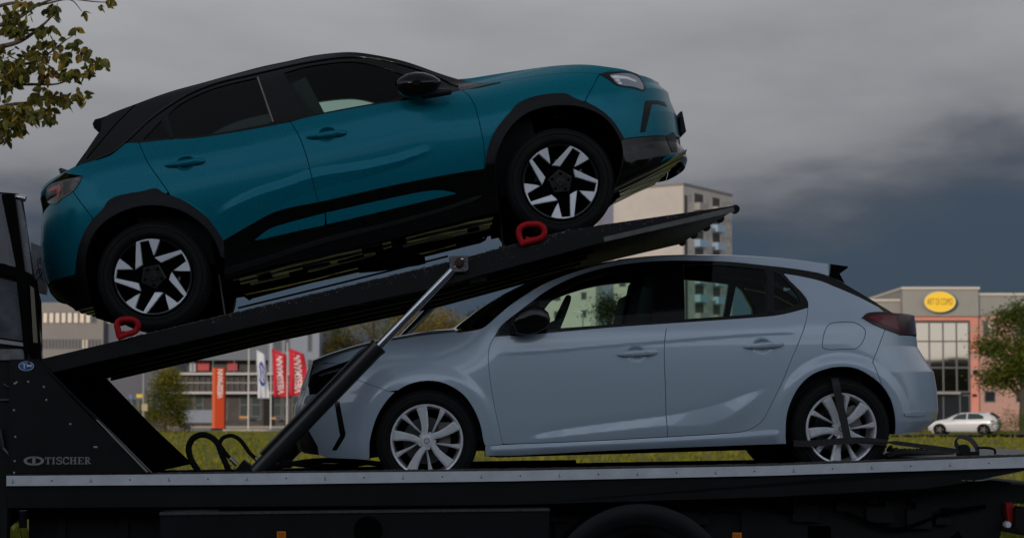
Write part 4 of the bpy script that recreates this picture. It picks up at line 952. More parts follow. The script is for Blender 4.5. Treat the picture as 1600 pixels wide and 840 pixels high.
q.add(V, F); tb(q, 'mudguard', M['plastic'], auto=35)
for x in (1000,):
    for d in (.06, 1.78):
        q = MB(); c_ = tp(x, 885, d); c_.z = .39; prof = [(.20, .04), (.25, 0), (.37, 0), (.388, .02), (.39, .05), (.39, .22), (.37, .25), (.2, .25)]; q.lathe(prof, 48, c=c_); tr_ = tb(q, 'wheel', M['rubber'], auto=40)
        q = MB(); q.lathe([(.2, .05), (.14, .09), (.08, .03), (0, .03)], 32, c=c_); tb(q, 'wheel_rim', M['truck'], tr_, auto=40)
        c2 = c_-UU*4.3; q = MB(); q.lathe(prof, 48, c=c2); tb(q, 'wheel', M['rubber'], auto=40)
lampq = MB(); lampq.prism([tp(1571.5, 785, .25), tp(1582, 784, .25), tp(1587, 800, .25), tp(1586, 817, .25), tp(1576, 818, .25)], VV*.2); tb(lampq, 'rear_lamp', M['redlens'])
q = MB(); q.lathe([(0, -.012), (.018, -.010), (.022, .0), (.022, .04)], 20, c=tp(1575, 819, .22)); tb(q, 'reversing_lamp', M['white'], auto=40)
tb(tprism([(1587, 793), (1640, 797), (1640, 838), (1600, 836), (1586, 822)], .2, 1.9), 'underrun_bar', M['truck'])
q = MB(); q.tube([tp(36, 797, .5), tp(36, 824, .5)], .024, 14); tb(q, 'support_leg', M['alu'], auto=40)
tb(tprism([(1276, 824), (1298, 822), (1300, 862), (1276, 862)], 1.3, 1.5), 'storage_tub', mat('beige_plastic', (.32, .25, .15), .5))
# hinge tower
tw = tb(tprism([(15, 561), (55, 561.5), (158, 669), (233, 739), (15, 740)], .0, 2.1), 'hinge_tower', M['dark'])  # solid block; matt black stands in for the shade of its hollow
pl = tb(tprism([(14.5, 561), (55.5, 561), (158.5, 669), (233.5, 738.5), (13, 739)], -.014, -.001), 'tower_plate', M['truck'])
tb(tprism([(55, 560), (58.5, 560), (236, 738), (232, 738.5)], -.030, .03), 'plate_flange', M['truck'], pl)
q = MB()
for x, y in [(23, 599), (26, 597), (44, 596), (68.6, 604), (72.5, 624.5), (22, 640.5), (24, 682), (110, 662), (148, 698), (151, 698), (23, 720), (22, 738)]: q.lathe([(0, -.004), (.006, -.003), (.007, 0)], 10, c=tp(x, y, -.014))
tb(q, 'rivets', M['bolt'], pl)
q = MB(); q.prism([tp(151, 655, -.004), tp(154, 655, -.004), tp(233, 736, -.004), tp(230, 737, -.004)], VV*-.032); tb(q, 'lit_edge_strip', M['bolt'], pl)  # bright strip added to mark where light catches the edge
def face_m(px, py, d): p = tp(px, py, d); return Matrix(((UU.x, 0, -VV.x, p.x), (UU.y, 0, -VV.y, p.y), (0, 1, 0, p.z), (0, 0, 0, 1)))
# maker's badge and name, slab letters
q = MB(); s = 1/258*.98; Lh = 11.0*s
def rect(x0, y0, x1, y1): q.prism([org+UU*x0+ZZ*y0, org+UU*x1+ZZ*y0, org+UU*x1+ZZ*y1, org+UU*x0+ZZ*y1], VV*-.0035)
org = tp(70, 724.6, -.0155); st = 2.3*s; th_ = 1.2*s; sf = 1.1*s
def stem(x): rect(x-st/2, 0, x+st/2, Lh); rect(x-st/2-sf, 0, x+st/2+sf, th_); rect(x-st/2-sf, Lh-th_, x+st/2+sf, Lh)
X = 0
def adv(w_): 
    global X
    X += w_*s
# T
x = 5.0*s; rect(x-st/2, 0, x+st/2, Lh); rect(x-st/2-sf, 0, x+st/2+sf, th_); rect(.3*s, Lh-th_, 9.7*s, Lh); rect(.3*s, Lh-3.4*s, 1.5*s, Lh); rect(8.5*s, Lh-3.4*s, 9.7*s, Lh)
stem(13.4*s)
# S
x0 = 17.6*s; 
for k in range(2):
    pass
pts = [(8.0, 9.0), (6.5, 10.3), (4, 10.6), (1.6, 9.6), (1.2, 7.6), (3, 6.3), (6, 5.2), (8.0, 3.6), (7.6, 1.4), (5, .5), (2.4, .7), (.8, 2.0)]
def stroke(x0, pts, wd):
    pp = catmull([(x0+a*s, b*s, 0) for a, b in pts], 4)
    for a, b in zip(pp[:-1], pp[1:]):
        d = (b-a); 
        if d.length < 1e-7: continue
        nn = Vector((-d.y, d.x, 0)).normalized()*wd*s/2; e = d.normalized()*.15*s
        q.prism([org+UU*(p.x)+ZZ*(p.y) for p in (a-nn-e, b-nn+e, b+nn+e, a+nn-e)], VV*-.0035)
stroke(17.6*s, pts, 1.9); rect((17.6+.3)*s, 0, (17.6+1.3)*s, 3.4*s); rect((17.6+7.3)*s, Lh-3.4*s, (17.6+8.3)*s, Lh)
# C
stroke(27.6*s, [(8.6, 8.2), (7.2, 10), (4.6, 10.5), (1.8, 9), (1.0, 5.5), (1.8, 2), (4.6, .5), (7.2, 1), (8.8, 3)], 2.0); rect((27.6+8.0)*s, Lh-4*s, (27.6+9.0)*s, Lh)
stem(40.4*s); stem(46.6*s); rect(40.4*s, Lh/2-th_/2, 46.6*s, Lh/2+th_/2)
stem(52.8*s); rect(52.8*s, 0, 59.4*s, th_); rect(52.8*s, Lh-th_, 59.4*s, Lh); rect(52.8*s, Lh/2-th_/2, 57*s, Lh/2+th_/2); rect(58.4*s, 0, 59.4*s, 3.2*s); rect(58.4*s, Lh-3.2*s, 59.4*s, Lh)
stem(63.4*s); stroke(63.4*s, [(0, 10.4), (3.4, 10.2), (5.0, 8.2), (3.4, 6), (0, 5.6)], 1.5); stroke(63.4*s, [(2.2, 5.6), (4.2, 2.5), (6.4, .6)], 1.9)
tb(q, 'name_lettering', M['silver_letter'], pl)
q = MB(); ob = tp(53, 719.3, -.0155)
def ell(cx, cy, ro, ri, ry, riy, a0, a1, n=20):
    V = []; F = []
    for i in range(n+1):
        a = R(a0+(a1-a0)*i/n)
        for rx_, ry_ in ((ri, riy), (ro, ry)):
            for d in (0, -.0035): V.append(ob+UU*((cx+rx_*math.cos(a))*s)+ZZ*((cy+ry_*math.sin(a))*s)+VV*d)
    for i in range(n):
        b = 4*i; F += [(b, b+2, b+6, b+4), (b+1, b+5, b+7, b+3), (b, b+4, b+5, b+1), (b+2, b+3, b+7, b+6)]
    q.add(V, F)
ell(-1.5, 0, 14, 9.5, 7, 4.2, 75, 285); ell(1.5, 0, 14, 9.5, 7, 4.2, -105, 105)
org = ob; rect(-2.4*s, -7*s, 2.4*s, 5.4*s); rect(-6*s, 4.6*s, 6*s, 6.8*s)
tb(q, 'maker_badge', M['silver_letter'], pl)
q = MB(); q.lathe([(0, -.002), (1, -.002), (1, 0)], 32); q.v = [tuple(tp(41, 571.5, -.0155)+UU*(v[0]*.046)+ZZ*(v[2]*.029)+VV*v[1]) for v in q.v]; stk = tb(q, 'oval_sticker', mat('sticker_blue', (.03, .10, .33), .4), pl)
q = MB(); q.lathe([(.88, -.0032), (.96, -.0032), (.96, 0), (.88, 0)], 32, closed=True); q.v = [tuple(tp(41, 571.5, -.0155)+UU*(v[0]*.046)+ZZ*(v[2]*.029)+VV*v[1]) for v in q.v]
org = tp(41, 571.5, -.0175)
for x0, y0, x1, y1 in ((-.024, .010, .004, .0145), (-.014, -.016, -.008, .010), (.004, -.004, .032, .008)): rect(x0, y0, x1, y1)
tb(q, 'sticker_print', mat('sticker_white', (.55, .60, .66), .4), stk)
# loading ramp
rampt = [(62, 561), (360, 490), (698, 410), (896, 357.5), (1146, 321.5)]; rampb = [(1146, 330), (945, 377), (698, 444), (400, 507), (80, 582)]
ramp = tb(tprism(rampt+rampb, -.0, .055), 'loading_ramp', M['truck'])
tb(tprism([(x, y+3) for x, y in rampt]+[(x, y-9) for x, y in rampb], 2.06, 2.1), 'side_rail', M['truck2'], ramp)
q = car_box(suv, -2.0, 1.75, -.83, -.25, -.395, -.345); q2 = car_box(suv, -2.0, 1.75, .25, 1.05, -.395, -.345); q.add(q2.v, q2.f); tb(q, 'wheel_track', M['truck2'], ramp)
q = car_box(suv, -2.0, 1.75, -.25, .25, -.41, -.365); tb(q, 'centre_plate', M['truck2'], ramp)
# tapering drive-on tip
q = MB(); A = [tp(896, 359, .0), tp(1146, 322.5, .0), tp(1146, 329, .0), tp(945, 376, .0), tp(896, 386, 0)]
q.prism([a+VV*.056 for a in A], VV*2.0); tb(q, 'ramp_tip', M['truck2'], ramp)
tb(tprism([(943, 370.3), (1146.6, 323.0), (1147.5, 331), (944.5, 377.5)], -.010, .0), 'tip_plate', mat('grey_tip_plate', (.12, .115, .11), .45, .5, noise=(12, .3)), ramp)
for k in range(5):
    q = MB(); d = .03+.5*k; c_ = tp(1150, 326, 0)+VV*d; q.lathe([(0, -.035), (.022, -.035), (.026, -.025), (.026, .025), (.022, .035), (0, .035)], 16, c=c_); tb(q, 'tip_roller', M['rubber'], ramp, auto=40)
q = MB()
for d in (.55, 1.0, 1.45, 1.85):
    a = [tp(x, y-5, 0)+VV*d for x, y in ((90, 580), (400, 507), (698, 444), (945, 377))]
    for p0, p1 in zip(a[:-1], a[1:]): q.prism([p0, p1, p1-ZZ*.035, p0-ZZ*.035], VV*.05)
tb(q, 'under_beam', M['truck'], ramp)
q = MB()
for x in (150, 250, 350, 450, 550, 650, 800, 900):
    y = np.interp(x, [80, 400, 698, 945], [582, 507, 444, 377])-6; p = tp(x, y-6, .05); q.prism([p, p+UU*.05+ZZ*.01, p+UU*.05-ZZ*.0, p-ZZ*.01], VV*2.0)
tb(q, 'cross_member', M['truck2'], ramp)
q = MB(); a, b = tp(1000, 372, .06), tp(985, 372, 2.0); q.prism([a+ZZ*.03, a+UU*.05+ZZ*.04, a+UU*.05+ZZ*.02, a+ZZ*.01], b-a); a, b = tp(735, 438, .1), tp(722, 438, 2.05); q.prism([a+ZZ*.01, a+UU*.10+ZZ*.03, a+UU*.10+ZZ*.0, a-ZZ*.02], b-a)
tb(q, 'cross_brace', mat('olive_brace', (.035, .036, .014), .5), ramp)
q = MB()
for k in range(260):
    x = rnd.uniform(330, 1120); y = np.interp(x, [p[0] for p in rampt], [p[1] for p in rampt]); y2 = np.interp(x, [80, 400, 698, 945, 1146], [582, 507, 444, 377, 330])
    yy = y+abs(rnd.gauss(0, .28))*(y2-y)*.8; p = tp(x, yy, -.0005); z = rnd.uniform(.0008, .0026); q.box(p, (z*2, .001, z))
tb(q, 'paint_chip', M['bolt'], ramp)
q = MB(); n = 240; V = []
for i in range(n+1):
    x = 200+690*i/n; y = np.interp(x, [p[0] for p in rampt], [p[1] for p in rampt]); h = rnd.uniform(.0, 1.6); V += [tp(x, y+.4, -.001), tp(x, y-h, .0), tp(x, y-h, .03), tp(x, y+.4, .05)]
q.add(V, [(4*i+a, 4*i+(a+1) % 4, 4*i+4+(a+1) % 4, 4*i+4+a) for i in range(n) for a in range(4)]); tb(q, 'rail_tread', M['rim_edge'], ramp)
q = MB(); q.tube([tp(372, 481, 1.9), tp(540, 440, 1.9), tp(700, 400, 1.9)], .008, 6); q.tube([tp(560, 420, 1.4), tp(590, 414, 1.4), tp(652, 406, 1.4), tp(664, 404, 1.4)], [.03, .045, .04, .035], 10); tb(q, 'winch_cable', M['truck2'], ramp)
# pivot bracket and cylinders
q = MB(); P0 = tp(717, 412, -.0); pts = []
for a, b in [(-15, 12), (14, 13), (15, -8), (10, -12), (-8, -12), (-14, -6)]: pts.append(tp(717+a, 412-b, -.045))
q.prism(pts, VV*.045); pv = tb(q, 'pivot_bracket', mat('chipped_paint', (.10, .10, .105), .6, .1, noise=(55, .95, 8)), ramp)
q = MB(); q.lathe([(0, -.058), (.020, -.056), (.026, -.046), (.034, -.045), (.034, -.04)], 20, c=tp(717, 412, .0)); tb(q, 'pivot_pin', mat('rusty_pin', (.045, .022, .014), .75, .3, noise=(90, .7)), pv, auto=40)
q = MB(); q.lathe([(0, -.052), (.007, -.050), (.008, -.045)], 12, c=tp(722.5, 406, .0)); tb(q, 'bolt_head', M['chrome'], pv)
for d in (.0, 1.98):
    a = tp(400, 738, .085)+VV*d; e = tp(717, 412, -.022)+VV*d; b = a+(e-a)*.607
    q = MB(); dr = (b-a).normalized(); nn = dr.cross(VV).normalized()
    q.tube([a, a+dr*.03, b-dr*.03, b-dr*.02, b], [.046, .050, .050, .054, .054], 28); cy = tb(q, 'hydraulic_cylinder', M['cyl'], auto=40)
    q = MB(); q.tube([b-dr*.05, b, e], .0255, 24); tb(q, 'piston_rod', M['rod'], cy, auto=40)
    q = MB(); s_ = -1 if nn.z < 0 else 1
    o_ = nn*s_*.058; q.tube([a+dr*.1+o_, b-dr*.16+o_, b-dr*.10+o_*.95, b-dr*.06+o_*.8], .011, 8); tb(q, 'feed_pipe', M['cyl'], cy, auto=50)
    q = MB(); q.box(a+ZZ*-.03+VV*.02, (.16, .09, .06)); tb(q, 'cylinder_foot', M['truck2'], cy)
# hoses on the deck
def hp(X, Y, d=.8): return tp(250+X/8, 660+Y/8, d)
def lumpy(pts, r, name, m=M['rubber'], par=None):
    pp = catmull(pts, 12); q = MB(); q.tube(pp, [r*(1+.07*math.sin(i*1.9)+rnd.uniform(-.05, .05)) for i in range(len(pp))], 10); return tb(q, name, m, par, auto=70)
hs = lumpy([hp(490, 640), hp(470, 590), hp(385, 450), hp(360, 300), hp(420, 190), hp(520, 150), hp(620, 170), hp(715, 250), hp(775, 400), hp(880, 640)], .020, 'hydraulic_hose')
h2 = lumpy([hp(745, 250), hp(785, 190), hp(890, 160), hp(990, 205), hp(1060, 290), hp(1120, 375), hp(1200, 450)], .0135, 'hydraulic_hose')
h3 = lumpy([hp(730, 250), hp(800, 350), hp(870, 440)], .013, 'hydraulic_hose')
for h_, a, b in ((h3, (880, 445), (965, 525)), (h2, (1190, 440), (1260, 500))):
    q = MB(); q.tube([hp(*a), hp(*b)], .015, 12); tb(q, 'hose_fitting', M['bolt'], h_)
q = MB(); q.prism([hp(1040, 465, .7), hp(1140, 540, .7), hp(1170, 640, .7), hp(900, 640, .7)], VV*.12); tb(q, 'valve_block', M['truck2'])
for pts in ([(440, 722), (520, 728), (575, 722)], [(420, 730), (500, 719), (590, 724), (620, 731)], [(620, 728), (760, 724), (900, 722)]):
    q = MB(); q.tube(catmull([tp(x, y, 1.0) for x, y in pts], 6), .018, 8); tb(q, 'hydraulic_hose', M['rubber'], auto=60)
# cab
cab = tb(tprism([(-520, 262), (26, 302), (30, 303), (48, 425), (60, 470), (62, 565), (14, 700), (8, 930), (-520, 930)], .03, .12), 'cab', M['truck2'])
tb(tprism([(-520, 262), (-190, 285), (-170, 425), (-150, 565), (-150, 930), (-520, 930)], .125, 2.15), 'cab_body', M['truck2'], cab)
grey = mat('cab_panel_grey', (.20, .20, .215), .25, .3, .6, noise=(3, .25)); grey2 = mat('cab_panel_dirty', (.16, .16, .17), .4, .2, .3, noise=(9, .5, 8))
tb(tprism([(-520, 262), (3, 303), (25, 417), (-60, 398), (-520, 340)], .008, .03), 'cab_panel', grey, cab)
tb(tprism([(24, 304), (31, 306), (42, 360), (50, 428), (40, 424)], .008, .03), 'cab_panel', grey, cab)
tb(tprism([(2, 305), (9, 302), (23, 303), (39, 424), (26, 420)], -.02, .03), 'cab_pillar', M['gloss'], cab)
tb(tprism([(-520, 350), (-60, 402), (8, 412), (26, 420), (45, 426), (56, 437), (56, 443), (25, 434), (-60, 414), (-520, 372)], -.014, .03), 'cab_gutter', M['gloss'], cab)
tb(tprism([(-520, 380), (-40, 424), (26, 441), (36, 532), (-40, 522), (-520, 470)], .006, .03), 'cab_window', mat('dusty_cab_glass', (.09, .095, .11), .12, 0, .8, noise=(5, .5)), cab)
tb(tprism([(-520, 470), (-40, 524), (36, 535), (38, 541), (-40, 531), (-520, 480)], .000, .03), 'cab_trim', M['bolt'], cab)
tb(tprism([(27, 432), (42, 428), (50, 560), (38, 560)], -.018, .03), 'cab_pillar', M['gloss'], cab)
tb(tprism([(42, 432), (57, 442), (65, 560), (60, 562), (50, 560)], -.01, .03), 'cab_pillar', M['gloss'], cab)
tb(tprism([(47, 446), (53, 450), (59, 535), (52, 535)], -.014, -.009), 'cab_window', mat('ochre_reflection', (.16, .14, .10), .3), cab)  # yellowish reflection in the window, painted as a flat pane
tb(tprism([(-520, 545), (34, 545), (44, 560), (14, 562), (-520, 560)], .008, .03), 'cab_panel', grey2, cab)
q = MB(); q.tube([tp(24, 308, .02), tp(34, 309, .02), tp(40, 311, .02)], [.017, .022, .018], 14); tb(q, 'lamp_knob', M['chrome'], cab, auto=50)
for pts, rr in (([tp(5, 600, .02), tp(14, 605, .02)], .01), ([tp(0, 625, .03), tp(16, 625, .03)], .012), ([tp(0, 670, .02), tp(5, 700, .02), tp(16, 712, .02)], .015)): q = MB(); q.tube(pts, rr, 8); tb(q, 'cab_pipe', M['cyl'], cab)
wd = tb(tprism([(48, 378), (72, 388), (73, 461), (57, 457), (50, 430)], 1.2, 1.24), 'wind_deflector', grey2)
q = MB(); 
for pts in ([(56, 430), (60, 418), (58, 408), (64, 402), (62, 412), (67, 410)], [(55, 438), (62, 432), (66, 424), (64, 436), (68, 436)], [(57, 425), (63, 420), (61, 428)]):
    q.tube(catmull([tp(x, y, 1.199) for x, y in pts], 4), .0028, 5)
tb(q, 'scribble_decal', M['truck2'], wd)
q = MB(); q.tube([tp(46, 555, .0), tp(47, 575, .0)], .02, 8); q.lathe([(0, -.02), (.03, -.02), (.03, .02)], 16, c=tp(52, 556, .02)); tb(q, 'hinge_pin', M['truck2'])
# ================================================================== loose gear
def loosething(name, base, label, cat, group=None): 
    b = Vector(base); return thing(name, loc=b, label=label, cat=cat, group=group), b
def lb(q, name, m, root, base, **k):
    o = q.build(name, m, root, **k); o.matrix_parent_inverse = Matrix.Translation(-base); return o
for pts, lab in (([(816, 380), (811, 368), (812, 357), (820, 351.5), (832, 350), (843, 351), (850, 358), (850, 366), (844, 372), (832, 375.5), (822, 378), (813, 381)], 'red tubular wheel stop behind the front wheel of the teal car'),
                 ([(187, 527), (184.5, 516), (183, 506), (188, 500), (200, 498.5), (210, 500), (215.5, 506), (214, 514), (208, 519), (198, 522), (190, 525), (184, 527)], 'red tubular wheel stop at the rear wheel of the teal car')):
    base = tp(pts[0][0], pts[0][1], .02); r_, b_ = loosething('wheel_stop', base, lab, 'wheel stop', 'red wheel stops on the ramp')
    q = MB(); q.tube(catmull([tp(x, y, -.02) for x, y in pts], 5), .0185, 14); lb(q, 'hoop', M['red'], r_, b_, auto=60)
    q = MB(); x, y = pts[0]
    for k in range(7): q.box(tp(x+rnd.uniform(0, 26), y-rnd.uniform(4, 7)-rnd.uniform(0, 3), -.01), (.03, .03, .014), Matrix.Rotation(rnd.uniform(-.4, .4), 3, 'Y'))
    lb(q, 'toothed_foot', M['red'], r_, b_)
def ribbon(pts, width, thick, across):
    """webbing through 3D points, `across` = direction of its width"""
    q = MB(); V = []; pts = [Vector(p) for p in pts]
    for i, p in enumerate(pts):
        d = (pts[min(i+1, len(pts)-1)]-pts[max(0, i-1)]).normalized(); a = (across[i] if isinstance(across, list) else across); a = (a-d*a.dot(d)).normalized(); nn = d.cross(a).normalized()
        w2 = width[i] if isinstance(width, list) else width
        V += [p-a*w2/2-nn*thick/2, p+a*w2/2-nn*thick/2, p+a*w2/2+nn*thick/2, p-a*w2/2+nn*thick/2]
    n = len(pts)-1; q.add(V, [(4*i+a, 4*i+(a+1) % 4, 4*i+4+(a+1) % 4, 4*i+4+a) for i in range(n) for a in range(4)] + [(0, 1, 2, 3), tuple(range(4*n, 4*n+4))[::-1]]); return q
base = tp(1316, 700, .14); r_, b_ = loosething('lashing_strap', base, 'black webbing strap wrapped across the rear wheel of the grey blue hatchback', 'strap')
q = ribbon(catmull([tp(1304, 590, .22), tp(1306, 598, .155), tp(1312, 628, .150), tp(1319, 660, .148), tp(1325, 690, .148)], 5), .047, .004, UU)
q2 = ribbon(catmull([tp(1240, 692, .175), tp(1262, 692.5, .152), tp(1310, 689, .146), tp(1345, 687.5, .148), tp(1385, 691, .15)], 5), .040, .004, ZZ); q.add(q2.v, q2.f)
lb(q, 'wheel_loop', M['strap'], r_, b_)
q = ribbon(catmull([tp(1345, 687.5, .144), tp(1400, 691.5, .142), tp(1450, 698, .14), tp(1502, 705, .14)], 5), [.012]*5+[.026]*5+[.030]*6, .004, ZZ)
lb(q, 'tail_strap', M['strap'], r_, b_)
base = tp(1510, 708, .2); r_, b_ = loosething('strap_ratchet', base, 'black ratchet with a curled loop of webbing at the right end of the lower deck', 'ratchet')
pts = [(1500, 700), (1494, 694), (1495, 686), (1502, 682.5), (1512, 684), (1520, 690), (1526, 699), (1528, 708)]
q = ribbon(catmull([tp(x, y, .17) for x, y in pts], 5), .055, .004, VV*.8+UU*.6+ZZ*.35); lb(q, 'webbing_curl', M['strap'], r_, b_)
q = MB(); q.lathe([(0, -.03), (.034, -.03), (.036, -.02), (.036, .03), (0, .03)], 20, c=tp(1506, 702.5, .16)); q.box(tp(1512, 708, .17), (.13, .06, .025)); lb(q, 'ratchet_drum', M['truck2'], r_, b_, auto=40)
q = MB(); q.tube(catmull([tp(1528, 699, .17), tp(1542, 699, .17), tp(1554, 702, .17), tp(1555, 709, .17)], 4), .008, 8); lb(q, 'ratchet_handle', M['truck2'], r_, b_)
base = tp(1425, 712, .6); r_, b_ = loosething('strap_heap', base, 'heap of dark webbing and rope lying behind the rear wheel on the lower deck', 'strap')
q = MB()
for k in range(9):
    x = 1388+k*9; q.tube(catmull([tp(x+rnd.uniform(-4, 4), 707+rnd.uniform(-5, 3)-6*math.exp(-k/2), .5+.05*j) for j in range(4)], 4), rnd.uniform(.012, .022), 8)
q.tube(catmull([tp(x, y, .45) for x, y in [(1385, 712), (1410, 706), (1440, 708), (1475, 709), (1490, 712)]], 5), .02, 8)
lb(q, 'webbing', M['strap'], r_, b_, auto=60)
for x0, y0, x1, y1, lab in ((339, 405, 352, 500, 'thin grey lashing strap beside the rear wheel of the teal car'), (779, 300, 786, 392, 'thin black lashing strap behind the front wheel of the teal car')):
    base = tp(x1, y1, .4); r_, b_ = loosething('lashing_strap', base, lab, 'strap'); q = ribbon([tp(x0, y0, .35), tp((x0+x1)/2, (y0+y1)/2, .37), tp(x1, y1-6, .39)], .011, .003, UU); q.tube([tp(x1-2, y1-7, .39), tp(x1-1, y1, .39)], .02, 8)
    lb(q, 'webbing', M['strap'] if x0 > 500 else M['steelpl'], r_, b_)
# ================================================================== ground and surroundings
def grid_ground(name, x0, x1, y0, y1, nx, ny, zf, m):
    V = [(x0+(x1-x0)*i/nx, y0+(y1-y0)*j/ny, 0) for j in range(ny+1) for i in range(nx+1)]; V = [(a, b, zf(a, b)) for a, b, c in V]
    F = [(j*(nx+1)+i, j*(nx+1)+i+1, (j+1)*(nx+1)+i+1, (j+1)*(nx+1)+i) for j in range(ny) for i in range(nx)]
    return tag(obj(name, V, F, m, smooth=True), kind='structure')
def grass_mat(name, c1, c2, c3, sc=1.0):
    m = bpy.data.materials.new(name); m.use_nodes = True; t = m.node_tree; b = t.nodes['Principled BSDF']; b.inputs['Roughness'].default_value = .9; b.inputs['Specular IOR Level'].default_value = .15
    g = t.nodes.new('ShaderNodeNewGeometry')
    n1 = t.nodes.new('ShaderNodeTexNoise'); n1.inputs['Scale'].default_value = .35*sc; n1.inputs['Detail'].default_value = 8; n1.inputs['Roughness'].default_value = .7; t.links.new(g.outputs['Position'], n1.inputs['Vector'])
    n2 = t.nodes.new('ShaderNodeTexNoise'); n2.inputs['Scale'].default_value = 5*sc; n2.inputs['Detail'].default_value = 5; t.links.new(g.outputs['Position'], n2.inputs['Vector'])
    ad = t.nodes.new('ShaderNodeMath'); ad.operation = 'MULTIPLY_ADD'; ad.inputs[1].default_value = .45; t.links.new(n2.outputs[0], ad.inputs[0]); t.links.new(n1.outputs[0], ad.inputs[2])
    r = t.nodes.new('ShaderNodeValToRGB'); e = r.color_ramp.elements; e[0].position = .55; e[0].color = (*c1, 1); e[1].position = .88; e[1].color = (*c3, 1); k = e.new(.70); k.color = (*c2, 1)
    t.links.new(ad.outputs[0], r.inputs[0]); t.links.new(r.outputs[0], b.inputs['Base Color']); return m
M['grass'] = grass_mat('meadow_grass', (.080, .090, .011), (.125, .130, .014), (.19, .165, .03))
M['blade'] = grass_mat('grass_blades', (.095, .105, .012), (.135, .138, .014), (.18, .165, .03), .6)
M['asphalt'] = mat('asphalt', (.05, .05, .052), .85, noise=(3, .2, 8), bump=(60, .3))
M['paving'] = mat('pale_paving', (.22, .20, .18), .85, noise=(.6, .2, 8))
grid_ground('ground', -1800, 1800, -400, 3400, 60, 60, lambda a, b: -.02, mat('distant_ground', (.07, .075, .03), .95, noise=(.02, .3)))
grid_ground('road', -60, 60, -8, 15.6, 2, 2, lambda a, b: .0, M['asphalt'])
tag(MB().box((0, 15.75, .05), (120, .3, .2)).build('kerb', mat('kerb_stone', (.25, .24, .23), .8, noise=(2, .2))), kind='structure')
from mathutils import noise as mnoise
def gz(a, b): return .03+.10*mnoise.noise(Vector((a*.08, b*.05, 0)))+.05*mnoise.noise(Vector((a*.5, b*.3, 2)))
grid_ground('meadow', -110, 110, 15.9, 150, 220, 200, lambda a, b: gz(a, b)*min(1, (b-15.5)/3), M['grass'])
grid_ground('car_park', -150, 200, 150, 330, 4, 4, lambda a, b: .01, M['paving'])
# the lane the white car stands on
grid_ground('lane', 22, 60, 104.5, 112, 4, 4, lambda a, b: .20, M['asphalt'])
# tufts of tall grass and weeds
V = []; F = []
for k in range(15000):
    yy = 16.5+130*rnd.random()**1.35; xx = rnd.uniform(-.33, .33)*yy*1.02; z = gz(xx, yy); h = rnd.uniform(.06, .20)*(1+.4*(rnd.random() < .1)); 
    for j in range(2):
        a = rnd.uniform(0, math.pi); dx, dy = math.cos(a)*rnd.uniform(.03, .10), math.sin(a)*.05; b = len(V); lx = rnd.uniform(-.08, .08)
        V += [(xx-dx, yy-dy, z-.02), (xx+dx, yy+dy, z-.02), (xx+lx, yy, z+h)]; F.append((b, b+1, b+2))
tag(obj('grass_tufts', V, F, M['blade']), kind='stuff')
def leaf_mat(name, cols, sc=.5):
    m = bpy.data.materials.new(name); m.use_nodes = True; t = m.node_tree; b = t.nodes['Principled BSDF']; b.inputs['Roughness'].default_value = .6; b.inputs['Specular IOR Level'].default_value = .25
    g = t.nodes.new('ShaderNodeNewGeometry'); rn = t.nodes.new('ShaderNodeValToRGB'); n1 = t.nodes.new('ShaderNodeTexNoise'); n1.inputs['Scale'].default_value = sc; n1.inputs['Detail'].default_value = 3; t.links.new(g.outputs['Position'], n1.inputs['Vector'])
    ad = t.nodes.new('ShaderNodeMath'); ad.operation = 'MULTIPLY_ADD'; ad.inputs[1].default_value = .38; t.links.new(g.outputs['Random Per Island'], ad.inputs[0])
    s2 = t.nodes.new('ShaderNodeMath'); s2.operation = 'MULTIPLY_ADD'; s2.inputs[1].default_value = 1.6; s2.inputs[2].default_value = -.5; t.links.new(n1.outputs[0], s2.inputs[0]); t.links.new(s2.outputs[0], ad.inputs[2])
    e = rn.color_ramp.elements; 
    while len(e) > 1: e.remove(e[-1])
    e[0].position = 0.1; e[0].color = (*cols[0], 1)
    for i, c in enumerate(cols[1:]): k = e.new(.1+.8*(i+1)/(len(cols)-1)); k.color = (*c, 1)
    t.links.new(ad.outputs[0], rn.inputs[0]); t.links.new(rn.outputs[0], b.inputs['Base Color'])
    tr = t.nodes.new('ShaderNodeBsdfTranslucent'); t.links.new(rn.outputs[0], tr.inputs[0]); mx = t.nodes.new('ShaderNodeMixShader'); mx.inputs[0].default_value = .3
    o = t.nodes['Material Output']; t.links.new(b.outputs[0], mx.inputs[1]); t.links.new(tr.outputs[0], mx.inputs[2]); t.links.new(mx.outputs[0], o.inputs[0]); return m
LG = leaf_mat('green_leaves', [(.045, .075, .012), (.10, .135, .018), (.17, .175, .025)], .6)
LY = leaf_mat('yellow_green_leaves', [(.07, .095, .014), (.17, .17, .02), (.27, .22, .03)], .35)
LO = leaf_mat('ochre_leaves', [(.11, .085, .016), (.22, .16, .022), (.34, .23, .035)], .35)
LD = leaf_mat('dark_leaves', [(.015, .028, .010), (.03, .045, .012), (.05, .065, .016)], .5)
BARK = mat('bark', (.06, .05, .04), .9, noise=(6, .4))
